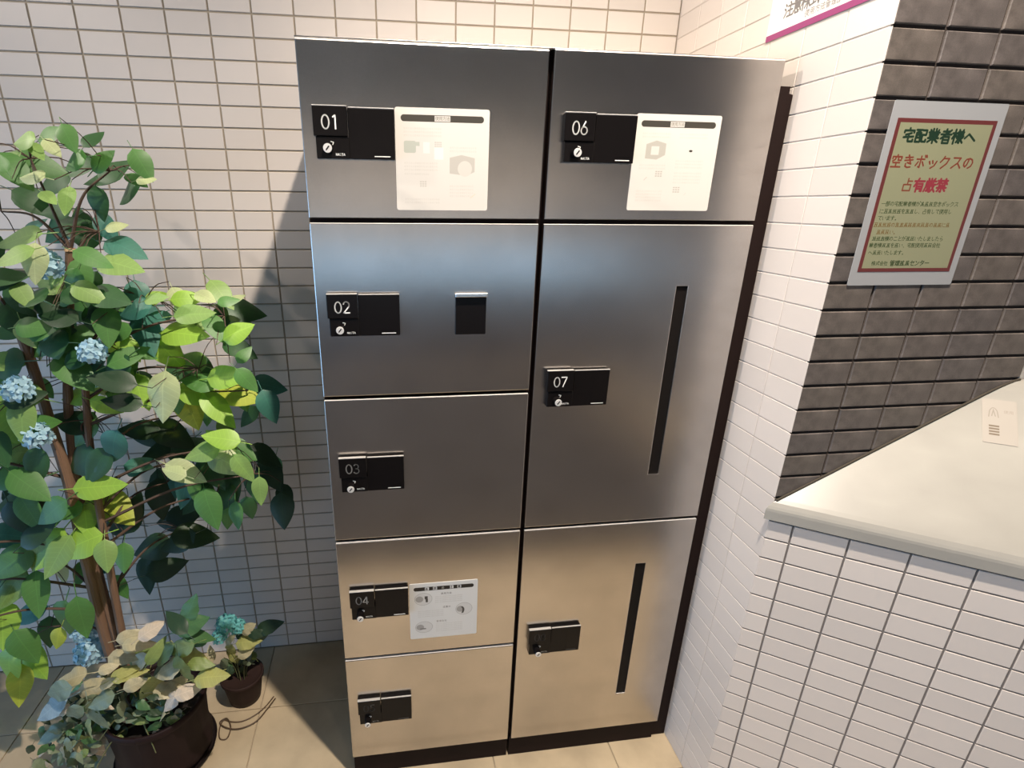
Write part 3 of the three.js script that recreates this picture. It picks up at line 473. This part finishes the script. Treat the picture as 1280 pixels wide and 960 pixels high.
const treeLeaves_1 = [[512,1066,358,-60,79,3], [366,1142,375,170,74,2], [359,1107,357,-10,91,5], [322,1063,333,-70,99,6], [404,1071,383,-50,99,5], [298,1121,416,-95,103,7], [231,1122,364,-80,72,5], [300,1093,359,-90,72,2],
  [155,1067,149,-40,84,1], [412,1020,428,160,78,5], [247,1102,145,-20,94,1], [393,989,369,150,77,4], [362,981,417,190,75,4], [418,936,318,-30,80,2], [407,949,402,-30,91,7], [453,943,433,-50,74,4],
  [308,918,388,-30,95,7], [290,932,410,170,57,7], [209,805,217,-90,79,3], [249,810,270,-100,100,3], [293,836,321,-90,50,2], [356,834,418,-70,94,2], [370,755,341,-90,56,2], [400,777,363,-80,66,2],
  [485,885,440,-85,65,4], [407,744,276,-80,64,1], [498,744,296,-85,90,0], [493,734,213,-70,83,0], [464,817,218,-60,105,0], [465,889,257,-30,95,0], [308,826,217,-60,105,1], [342,758,187,-80,104,1],
  [268,739,205,-90,105,1], [158,659,163,185,105,0], [208,690,200,20,101,0], [265,687,298,-10,105,0], [216,666,294,200,103,0], [121,614,240,200,105,0], [141,532,220,20,105,0], [72,494,194,-90,105,0],
  [153,763,154,-70,103,0], [146,741,184,-80,105,0], [173,915,325,30,68,3], [112,751,279,-90,80,0], [164,945,198,190,105,0], [244,970,266,-20,105,0], [166,983,264,170,92,0], [266,928,251,20,103,1],
  [198,914,246,200,93,0], [425,805,262,-70,86,1], [327,731,198,-90,92,1], [119,899,399,0,105,5], [108,806,339,-35,105,6], [53,814,368,-75,105,5], [40,752,408,200,105,5], [-32,736,397,240,105,5],
  [-68,639,341,-105,105,7], [110,730,432,-80,71,4], [125,694,391,-90,67,2], [19,829,381,200,72,2], [-247,665,202,0,105,3], [-53,903,377,200,105,2], [-95,914,335,30,105,2], [-188,792,247,190,105,1],
  [-166,730,214,-60,97,0], [-115,713,414,225,105,2], [-148,624,391,240,105,4], [-77,620,412,-80,105,2], [-94,969,349,190,85,4], [51,705,243,180,97,0], [102,742,258,70,105,0], [177,919,333,10,59,3],
  [-186,772,196,-30,104,0], [-163,752,275,-60,94,0], [23,644,339,-20,72,3], [-51,521,396,-110,105,2], [23,559,437,-80,105,2], [-49,497,434,-100,55,6], [-235,359,373,-100,105,5], [-217,300,374,-95,105,6],
  [-209,328,323,-50,105,5], [-174,538,417,-90,105,5], [-128,477,431,-60,95,2], [-216,454,276,200,103,3], [59,1381,422,24.732608109682843,75,0], [106,1278,425,21.719148738950935,80,2], [239,1341,426,-14.580742835878937,88,1], [-26,1193,375,-166.60572345826063,100,1],
  [62,1382,430,14.194052368706934,74,1], [99,1246,412,-177.57972830382408,86,1], [-30,795,420,38.772137597706944,83,0], [-45,838,398,-64.34445421464744,94,2], [-5,725,416,-109.05338263624338,104,4], [136,1303,430,-186.76070745219394,79,0], [26,1133,417,31.37794571055028,74,0], [181,1348,425,25.473071888552226,61,1],
  [97,1363,362,-196.4494580630661,75,4], [98,1316,374,-31.077466794385657,80,0], [201,1176,400,-133.55568075983933,94,1], [10,965,419,-106.81183859730383,90,1]];
const treeLeaves_2 = [[173,1371,380,-74.36109806241186,81,2], [217,1113,422,-185.49275668224865,79,0], [10,848,417,-141.65460639715383,90,2], [177,1354,364,-114.84938629043148,65,1], [150,1217,402,34.327609633368354,83,1], [217,1258,380,-171.178142294943,66,2], [41,1325,365,-75.7214909503776,75,1], [28,1291,372,-54.73924540010745,97,1],
  [156,1170,389,10.378110964447643,97,3], [258,1308,376,-181.1466128652302,76,3], [181,1276,377,-69.46841533148921,69,1], [-69,704,363,12.057902819346765,105,0], [34,1062,402,0.05686306806435937,79,2], [159,1361,394,-121.14586026078699,65,2], [171,1000,415,-113.84154031189891,90,3], [83,1346,413,-195.1712168243206,87,1],
  [76,953,381,-157.01908588817864,105,1], [-1,932,441,-39.4198445761059,98,2], [71,1053,360,-197.59656575916003,90,0], [239,1209,396,31.37626205216941,83,2], [218,1155,385,-72.52078173390774,69,4], [121,949,397,-131.9556086531405,98,1], [93,1258,370,11.932192875940643,95,1], [213,1166,435,-192.06465966629892,89,0],
  [-63,725,394,-110.2851230871733,87,4], [44,1237,363,-152.47481203438593,98,2], [-53,1012,415,-65.7060451834453,83,1], [95,1032,369,-115.27925510832841,84,2], [60,1266,409,-41.016235603802784,77,4], [207,1313,391,34.81011962769466,76,0]];
const undergrowth = [[-39,390,458,200,105,0], [-47,389,496,200,105,3], [-85,322,482,215,105,7], [5,338,442,20,89,0], [65,390,481,40,55,0], [101,406,464,40,78,2], [90,429,437,15,85,0], [109,470,414,10,72,0],
  [189,530,460,30,62,1], [143,480,456,10,82,0], [88,451,496,20,47,0], [48,349,497,200,80,3], [-14,299,461,215,97,3], [-94,214,435,-110,102,3], [-9,244,489,-100,72,2], [-29,142,400,30,63,1],
  [-66,90,411,220,100,1], [-18,136,457,-60,69,1], [-43,147,462,170,62,1], [-135,99,414,225,105,0], [-108,128,463,-110,77,0], [-163,147,451,200,64,1], [45,263,438,-60,98,3], [57,225,443,-40,59,1],
  [-112,48,423,200,51,7], [145,414,429,30,103,4], [202,486,497,60,73,4], [137,309,438,-120,88,2], [138,391,496,20,59,0], [-29,308,491,220,83,3], [-119,212,460,210,82,3], [-78,138,426,-110,98,3],
  [22,297,498,-60,89,3], [27,250,450,200,78,6], [-44,298,442,190,98,6], [46,321,432,-30,83,3], [263,578,498,150,89,6], [276,520,449,30,92,5], [270,549,429,80,86,5], [292,481,448,-20,81,5],
  [256,433,412,190,84,5], [235,455,462,200,105,4], [184,425,444,215,105,4], [251,395,429,-30,105,2], [292,421,478,0,69,4], [246,401,483,-90,102,4], [108,267,401,-100,100,2], [191,320,453,10,81,0],
  [198,304,427,40,75,0], [257,350,494,20,71,1], [199,300,478,225,67,1], [200,261,425,40,56,1], [141,134,427,-80,89,4], [129,171,415,200,95,5], [321,397,499,20,94,2], [273,325,429,190,74,2],
  [202,396,461,200,98,0], [119,406,447,210,93,0], [112,400,464,20,86,2], [144,488,460,20,83,0], [192,536,474,40,68,1]];
const posyLeaves = [[262,179,196,-120,69,2], [323,207,228,30,64,0], [280,152,205,-60,58,2], [330,236,217,20,86,2], [332,277,207,30,63,0], [210,187,205,100,54,0], [276,249,216,60,52,0], [395,283,213,25,95,6],
  [373,244,208,40,59,3], [245,160,227,-140,62,3], [361,264,220,10,66,6], [302,237,192,120,60,6]];
const posyBlooms = [[0.27,0.296,0.2,0.03], [0.298,0.274,0.19,0.024], [0.25,0.267,0.22,0.022]];
const treeBlooms = [[0.105,1.395,0.37,0.032], [0.187,1.228,0.43,0.026], [0.025,1.15,0.43,0.028], [0.03,1.041,0.42,0.03], [-0.032,0.381,0.36,0.036], [-0.043,0.432,0.34,0.03]];
const petalBlue = phys([0.42, 0.64, 0.74], 0.6, { side: THREE.DoubleSide, transmission: 0.3, thickness: 0 }), petalTeal = phys([0.16, 0.52, 0.52], 0.6, { side: THREE.DoubleSide, transmission: 0.3, thickness: 0 });
function bloom(parent, c, R, r, mat) {                     // mop-head bloom: four-petalled florets over a ball
  const fl = [];
  for (let i = 0; i < 34; i++) {
    const y = 1 - 1.6 * (i + 0.5) / 34, a = i * 2.39996, s = Math.sqrt(1 - y * y), n = new THREE.Vector3(Math.cos(a) * s, y, Math.sin(a) * s), q = new THREE.Quaternion().setFromUnitVectors(new THREE.Vector3(0, 0, 1), n.clone().add(new THREE.Vector3((r() - 0.5) * 0.6, (r() - 0.5) * 0.6, (r() - 0.5) * 0.6)).normalize());
    for (let k = 0; k < 4; k++) { const p = new THREE.CircleGeometry(R * 0.19, 7); p.scale(1.2, 0.85, 1); p.translate(R * 0.2, 0, 0); p.rotateY(-0.35); p.rotateZ(k * Math.PI / 2 + r()); p.applyQuaternion(q); p.translate(n.x * R * (0.8 + r() * 0.15), n.y * R * (0.8 + r() * 0.15), n.z * R * 0.85); fl.push(p); }
  }
  const o = mesh('flower_head', mergeGeometries(fl), mat, parent, 'pale blue mop-head bloom'); o.position.set(...c); return o;
}

const camR = new THREE.Vector3(1, 0, 0).applyQuaternion(camera.quaternion), camU = new THREE.Vector3(0, 1, 0).applyQuaternion(camera.quaternion), camF = new THREE.Vector3(0, 0, 1).applyQuaternion(camera.quaternion);
function leafGeo(width, fold, droop, ruffle = 0) {        // a pointed oval blade 1 long on x, folded along its midrib, with a short stalk
  const n = 9, pos = [], idx = [], out = [];
  for (let i = 0; i <= n; i++) {
    const s = i / n, half = width * 0.5 * Math.pow(Math.sin(Math.PI * Math.pow(s, 0.72)), 0.85) * (1 - 0.12 * s), z = -droop * s * s + 0.02 * Math.sin(s * 6);
    for (const k of [-1, -0.5, 0, 0.5, 1]) pos.push(s, k * half, z + Math.abs(k) * half * fold - (k * k) * half * 0.25 + ruffle * Math.sin(s * 17 + k * 5) * Math.abs(k) * half);
  }
  for (let i = 0; i < n; i++) for (let k = 0; k < 4; k++) { const a = i * 5 + k, b = a + 1, c = a + 5, d = c + 1; idx.push(a, c, b, b, c, d); }
  const st = pos.length / 3;                                // stalk: a thin three-sided tail
  for (const s of [0.02, -0.28]) for (let k = 0; k < 3; k++) { const a = k * 2.094; pos.push(s, Math.cos(a) * 0.012, Math.sin(a) * 0.012 + (s < 0 ? -0.04 : 0)); }
  for (let k = 0; k < 3; k++) { const a = st + k, b = st + (k + 1) % 3; idx.push(a, b, a + 3, b, b + 3, a + 3); }
  const g = new THREE.BufferGeometry(); g.setAttribute('position', new THREE.Float32BufferAttribute(pos, 3)); g.setIndex(idx);
  const uv = []; for (let i = 0; i < pos.length; i += 3) uv.push(pos[i], pos[i + 1] / width + 0.5); g.setAttribute('uv', new THREE.Float32BufferAttribute(uv, 2)); g.computeVertexNormals(); return g;
}
const treeLeaf = [leafGeo(0.60, 0.22, 0.10), leafGeo(0.68, 0.12, 0.18), leafGeo(0.54, 0.3, 0.05), leafGeo(0.64, 0.18, 0.28)];
const ivyLeaf = [leafGeo(0.52, 0.2, 0.25, 0.14), leafGeo(0.46, 0.3, 0.35, 0.1), leafGeo(0.60, 0.12, 0.15, 0.16)];
const vein = canvasTexture(256, 128, (c, w, h) => { c.fillStyle = '#ececec'; c.fillRect(0, 0, w, h); c.strokeStyle = '#ffffff'; c.lineWidth = 4; c.beginPath(); c.moveTo(0, h / 2); c.lineTo(w, h / 2); c.stroke(); c.lineWidth = 2; for (let i = 0; i < 8; i++) for (const s of [-1, 1]) { c.beginPath(); c.moveTo(14 + i * 28, h / 2); c.lineTo(50 + i * 28, h / 2 + s * 60); c.stroke(); } });
const leafMat = (rgb, tr = 0.35) => phys(rgb, 0.5, { side: THREE.DoubleSide, map: vein, transmission: tr, thickness: 0 });
// leaf greens of the artificial tree, with lit and shaded tones painted in: black green, deep, middle, bluish, light, fresh, yellow, pale
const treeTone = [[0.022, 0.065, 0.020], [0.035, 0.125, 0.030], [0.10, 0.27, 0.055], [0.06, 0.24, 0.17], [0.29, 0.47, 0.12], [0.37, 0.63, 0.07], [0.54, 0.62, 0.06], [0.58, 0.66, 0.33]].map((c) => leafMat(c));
const ivyTone = [[0.62, 0.55, 0.33], [0.74, 0.62, 0.47], [0.50, 0.50, 0.16], [0.24, 0.30, 0.18], [0.24, 0.32, 0.08], [0.08, 0.20, 0.06], [0.03, 0.07, 0.03], [0.36, 0.46, 0.48]].map((c) => leafMat(c, 0.3));
const bark = std([0.19, 0.110, 0.066], 0.8, { bumpMap: noiseTexture(128, 0, 1, 71, 6), bumpScale: 0.002 }), twigMat = std([0.075, 0.045, 0.03], 0.8), stemMat = std([0.12, 0.13, 0.05], 0.8);
const lampDir = (p) => new THREE.Vector3(...LAMP).sub(p).normalize();
function addLeaf(parent, geo, mat, p, angle, len, r, flat = 0.35, name = 'leaf') {
  const a = angle * Math.PI / 180 + (r() - 0.5) * 0.3;
  const d = camR.clone().multiplyScalar(Math.cos(a)).addScaledVector(camU, Math.sin(a)).addScaledVector(camF, (r() - 0.45) * 0.7).normalize();
  const nrm = camF.clone().multiplyScalar(0.75 + r() * 0.5).addScaledVector(lampDir(p), 0.55).addScaledVector(camR, (r() - 0.5) * flat * 2).addScaledVector(camU, (r() - 0.3) * flat * 2);
  nrm.addScaledVector(d, -nrm.dot(d)).normalize(); const side = nrm.clone().cross(d);
  const o = mesh(name, geo, mat, parent);
  o.quaternion.setFromRotationMatrix(new THREE.Matrix4().makeBasis(d, side, nrm)); o.scale.setScalar(len);
  o.position.copy(p).addScaledVector(d, -len * 0.5); if (o.position.z < 0.05) o.position.z = 0.05;
  o.position.sub(parent.position); return o;
}
function tube(pts, r0, r1, seg = 24, sides = 8) {         // tapering tube
  const c = new THREE.CatmullRomCurve3(pts.map((q) => q.isVector3 ? q : new THREE.Vector3(...q))), g = new THREE.TubeGeometry(c, seg, 1, sides), p = g.attributes.position;
  for (let i = 0; i <= seg; i++) { const q = c.getPointAt(i / seg), r = r0 + (r1 - r0) * i / seg; for (let k = 0; k <= sides; k++) { const n = i * (sides + 1) + k; p.setXYZ(n, q.x + (p.getX(n) - q.x) * r, q.y + (p.getY(n) - q.y) * r, q.z + (p.getZ(n) - q.z) * r); } }
  g.computeVertexNormals(); return g;
}
// big pot: dark plastic, its side creased, standing in a shallow saucer
const POT = [0.108, 0, 0.372];
{
  const t = thing('plant_pot', 'large dark brown plant pot holding the artificial tree', 'pot', POT);
  const prof = [[0, 0.006], [0.118, 0.006], [0.128, 0.03], [0.1275, 0.05], [0.121, 0.075], [0.124, 0.10], [0.128, 0.19], [0.134, 0.197], [0.134, 0.212], [0.127, 0.215], [0.122, 0.205], [0.119, 0.172], [0, 0.172]].map((q) => new THREE.Vector2(...q));
  const g = new THREE.LatheGeometry(prof, 64), p = g.attributes.position;
  for (let i = 0; i < p.count; i++) { const x = p.getX(i), z = p.getZ(i), y = p.getY(i), a = Math.atan2(z, x), r = Math.hypot(x, z), k = 1 + (y < 0.19 && r > 0.11 ? 0.018 * Math.sin(a * 9 + y * 40) * Math.sin(a * 4 + 1) : 0); p.setX(i, x * k); p.setZ(i, z * k); }
  g.computeVertexNormals(); mesh('pot_body', g, phys([0.016, 0.008, 0.008], 0.6, { side: THREE.DoubleSide, specularIntensity: 0.35 }), t);
  const soil = new THREE.CylinderGeometry(0.117, 0.117, 0.012, 40); soil.translate(0, 0.178, 0); mesh('soil', soil, std([0.03, 0.02, 0.015], 0.95, { bumpMap: noiseTexture(128, 0, 1, 81, 6, 5, 0.6), bumpScale: 0.01 }), t);
  mesh('saucer', new THREE.LatheGeometry([[0, 0], [0.128, 0], [0.137, 0.018], [0.133, 0.018], [0.126, 0.005], [0, 0.005]].map((q) => new THREE.Vector2(...q)), 48), phys([0.014, 0.009, 0.009], 0.6, { side: THREE.DoubleSide, specularIntensity: 0.35 }), t);
}
// the artificial tree: three wooden stems, twigs, its leaves and a few pale blue blooms
{
  const r = rng(7), base = [0.06, 0.186, 0.37];
  const t = thing('artificial_tree', 'tall artificial tree with bright green pointed leaves and wooden stems', 'plant', base);
  const B = (q) => new THREE.Vector3(q[0] - base[0], q[1] - base[1], q[2] - base[2]);
  const stems = [[[0.016, 1.284, 0.36], [0.022, 1.196, 0.36], [0.026, 1.064, 0.36], [0.031, 0.901, 0.36], [0.029, 0.681, 0.37], [0.03, 0.354, 0.375], [0.055, 0.186, 0.375]], [[0.139, 1.425, 0.33], [0.095, 1.241, 0.33], [0.058, 1.055, 0.34], [0.040, 0.807, 0.35], [0.05, 0.427, 0.37], [0.075, 0.186, 0.372]], [[0.132, 1.20, 0.37], [0.125, 1.141, 0.37], [0.103, 0.985, 0.37], [0.085, 0.684, 0.38], [0.075, 0.359, 0.39], [0.085, 0.186, 0.39]]];
  stems.forEach((s, i) => { mesh('trunk', tube(s.map(B), [0.0105, 0.009, 0.0075][i], [0.0165, 0.013, 0.011][i], 40, 10), bark, t); const e = new THREE.CylinderGeometry([0.0112, 0.0097, 0.0082][i], 0.0112, 0.006, 16); e.translate(...B(s[0]).toArray()); mesh('cut_end', e, std([0.55, 0.36, 0.2], 0.8), t); });
  const all = [...treeLeaves, ...treeLeaves_1, ...treeLeaves_2], pt = new THREE.Vector3();
  const stemPts = stems.flatMap((s) => { const c = new THREE.CatmullRomCurve3(s.map((q) => new THREE.Vector3(...q))); return Array.from({ length: 26 }, (_, i) => c.getPointAt(i / 32)); });
  const hubs = [[0.10, 1.60, 0.32], [0.24, 1.58, 0.31], [0.02, 1.50, 0.32], [0.19, 1.46, 0.30], [-0.03, 1.38, 0.34], [0.13, 1.38, 0.30], [0.27, 1.32, 0.33], [0.43, 1.28, 0.33], [0.06, 1.24, 0.34], [0.20, 1.20, 0.33], [0.36, 1.16, 0.34], [0.46, 1.10, 0.33], [-0.03, 1.10, 0.33], [0.12, 1.05, 0.36], [0.30, 1.02, 0.26], [0.40, 0.95, 0.32], [0.28, 0.90, 0.26], [-0.06, 0.98, 0.30], [0.44, 0.86, 0.30], [0.20, 0.82, 0.24], [0.32, 0.78, 0.24], [0.08, 0.80, 0.34], [0.02, 0.72, 0.36], [-0.08, 0.66, 0.34], [0.20, 0.66, 0.22], [-0.12, 0.46, 0.34], [0.10, 0.62, 0.34], [-0.02, 0.50, 0.33], [-0.24, 0.78, 0.46], [-0.26, 0.98, 0.42], [-0.22, 0.58, 0.46], [-0.25, 0.66, 0.40]];
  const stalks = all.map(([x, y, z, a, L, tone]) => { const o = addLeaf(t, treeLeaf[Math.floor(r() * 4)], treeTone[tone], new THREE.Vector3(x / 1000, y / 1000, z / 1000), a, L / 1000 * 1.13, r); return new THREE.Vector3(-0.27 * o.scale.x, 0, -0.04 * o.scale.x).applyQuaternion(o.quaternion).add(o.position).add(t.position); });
  for (const hq of hubs) {
    const h = new THREE.Vector3(...hq); let best = stemPts[0], bd = 9;
    for (const s of stemPts) { const d = s.distanceTo(h) + (s.y > h.y - 0.05 ? 0.25 : 0); if (d < bd) { bd = d; best = s; } }
    const mid = best.clone().lerp(h, 0.5).add(new THREE.Vector3((r() - 0.5) * 0.03, 0.03, (r() - 0.5) * 0.03));
    const b = mesh('branch', tube([B(best.toArray()), B(mid.toArray()), B(h.toArray())], 0.0042, 0.0018, 14, 6), twigMat, t);
    const tw = [];
    for (const q of stalks) { pt.copy(q); let near = true; for (const k of hubs) if (Math.hypot(k[0] - pt.x, k[1] - pt.y, k[2] - pt.z) < pt.distanceTo(h) - 1e-9) { near = false; break; } if (!near) continue;
      const m = pt.clone().lerp(h, 0.5); m.y += 0.012; tw.push(tube([B(h.toArray()), B(m.toArray()), B(pt.toArray())], 0.0014, 0.0008, 6, 4)); }
    if (tw.length) { const w = mesh('twig', mergeGeometries(tw), twigMat, b); w.userData.kind = 'stuff'; }
  }
  for (let i = 0; i < 64; i++) {                          // inner foliage, plus unseen leaves added at left to shade the floor
    const h = hubs[i < 34 ? hubs.length - 1 - i % 4 : Math.floor(r() * hubs.length)], p = new THREE.Vector3(h[0] + (r() - 0.5) * 0.15, h[1] + (r() - 0.5) * 0.14, h[2] - 0.04 + (r() - 0.5) * 0.14);
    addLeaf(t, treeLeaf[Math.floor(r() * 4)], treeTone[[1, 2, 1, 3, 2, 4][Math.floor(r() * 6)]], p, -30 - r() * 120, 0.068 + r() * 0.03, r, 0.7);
  }
  for (const [x, y, z, R] of treeBlooms) bloom(t, [x - base[0], y - base[1], z - base[2]], R, r, petalBlue);
}
// a point in the ivy's mound, or on its trail down the pot's left side
function spot(r) { const k = r(); return k < 0.62 ? new THREE.Vector3(-0.09 + r() * 0.28, 0.19 + r() * 0.14, 0.37 + r() * 0.12) : new THREE.Vector3(-0.17 + r() * 0.16, 0.05 + r() * 0.18, 0.42 + r() * 0.09); }
// variegated undergrowth spilling over the rim of the big pot
{
  const r = rng(17), base = [0.1, 0.186, 0.42], t = thing('variegated_ivy', 'cream and green variegated ivy spilling over the rim of the big pot', 'plant', base);
  const vines = [[-0.10, 0.20, 0.46], [-0.12, 0.10, 0.45], [0.02, 0.22, 0.50], [0.12, 0.30, 0.44], [0.19, 0.26, 0.47], [0.05, 0.36, 0.44], [0.15, 0.16, 0.505], [-0.02, 0.10, 0.51]];
  for (const v of vines) mesh('vine', tube([[0, 0, 0], [(v[0] - base[0]) * 0.4, (v[1] - base[1]) * 0.5 + 0.06, (v[2] - base[2]) * 0.6], [v[0] - base[0], v[1] - base[1], v[2] - base[2]]], 0.0028, 0.0012, 14, 5), stemMat, t);
  for (const [x, y, z, a, L, tone] of undergrowth) addLeaf(t, ivyLeaf[Math.floor(r() * 3)], ivyTone[tone], new THREE.Vector3(x / 1000, y / 1000, z / 1000), a, L / 1000 * 1.0, r, 0.8);
  for (let i = 0; i < 190; i++) addLeaf(t, ivyLeaf[Math.floor(r() * 3)], ivyTone[[3, 0, 5, 4, 3, 6, 6, 5, 3, 1][Math.floor(r() * 10)]], spot(r), 20 - r() * 220, 0.03 + r() * 0.02, r, 1.1);
}
// small pot behind it with a posy
{
  const at = [0.292, 0, 0.205], t = thing('small_pot', 'small dark pot on the floor behind the big plant pot', 'pot', at);
  mesh('pot_body', new THREE.LatheGeometry([[0, 0], [0.048, 0], [0.052, 0.02], [0.062, 0.085], [0.067, 0.088], [0.067, 0.098], [0.061, 0.099], [0.058, 0.085], [0, 0.08]].map((q) => new THREE.Vector2(...q)), 40), phys([0.03, 0.016, 0.013], 0.6, { side: THREE.DoubleSide, specularIntensity: 0.4 }), t);
  const r = rng(23), b = [0.292, 0.084, 0.205], f = thing('flower_posy', 'posy of pale blue blooms and yellow leaves in the small dark pot', 'flowers', b);
  for (let i = 0; i < 7; i++) { const a = i * 0.9, q = [Math.cos(a) * 0.045, 0.07 + r() * 0.09, Math.sin(a) * 0.03]; mesh('stem', tube([[Math.cos(a) * 0.012, -0.003, Math.sin(a) * 0.012], [q[0] * 0.5, q[1] * 0.6, q[2] * 0.5], q], 0.0016, 0.001, 8, 5), stemMat, f); }
  for (const [x, y, z, a, L, tone] of posyLeaves) addLeaf(f, ivyLeaf[Math.floor(r() * 3)], ivyTone[tone], new THREE.Vector3(x / 1000, y / 1000, z / 1000), a, L / 1000, r, 0.5);
  for (const [x, y, z, R] of posyBlooms) bloom(f, [x - b[0], y - b[1], z - b[2]], R, r, petalTeal);
  for (let i = 0; i < 16; i++) addLeaf(f, ivyLeaf[Math.floor(r() * 3)], ivyTone[[3, 4, 6, 7, 5][Math.floor(r() * 5)]], new THREE.Vector3(b[0] + (r() - 0.5) * 0.10, 0.10 + r() * 0.07, b[2] + (r() - 0.5) * 0.06), r() * 360, 0.03 + r() * 0.02, r, 0.8);
}
// loose loop of wire on the floor
{
  const pts = [[0.385, 0.222], [0.362, 0.262], [0.335, 0.288], [0.302, 0.303], [0.268, 0.300], [0.246, 0.292], [0.240, 0.318], [0.252, 0.356], [0.270, 0.358], [0.274, 0.322], [0.252, 0.288], [0.236, 0.300], [0.262, 0.322], [0.302, 0.330], [0.345, 0.313], [0.372, 0.272], [0.392, 0.232]].map(([x, z], i) => new THREE.Vector3(x, 0.0028 + (i > 8 ? 0.003 : 0), z));
  const o = mesh('wire_loop', new THREE.TubeGeometry(new THREE.CatmullRomCurve3(pts), 160, 0.0019, 6), std([0.09, 0.055, 0.03], 0.5)); o.userData = { label: 'thin brown wire looped loosely on the floor beside the pots', category: 'wire' };
}
renderer.render(scene, camera);
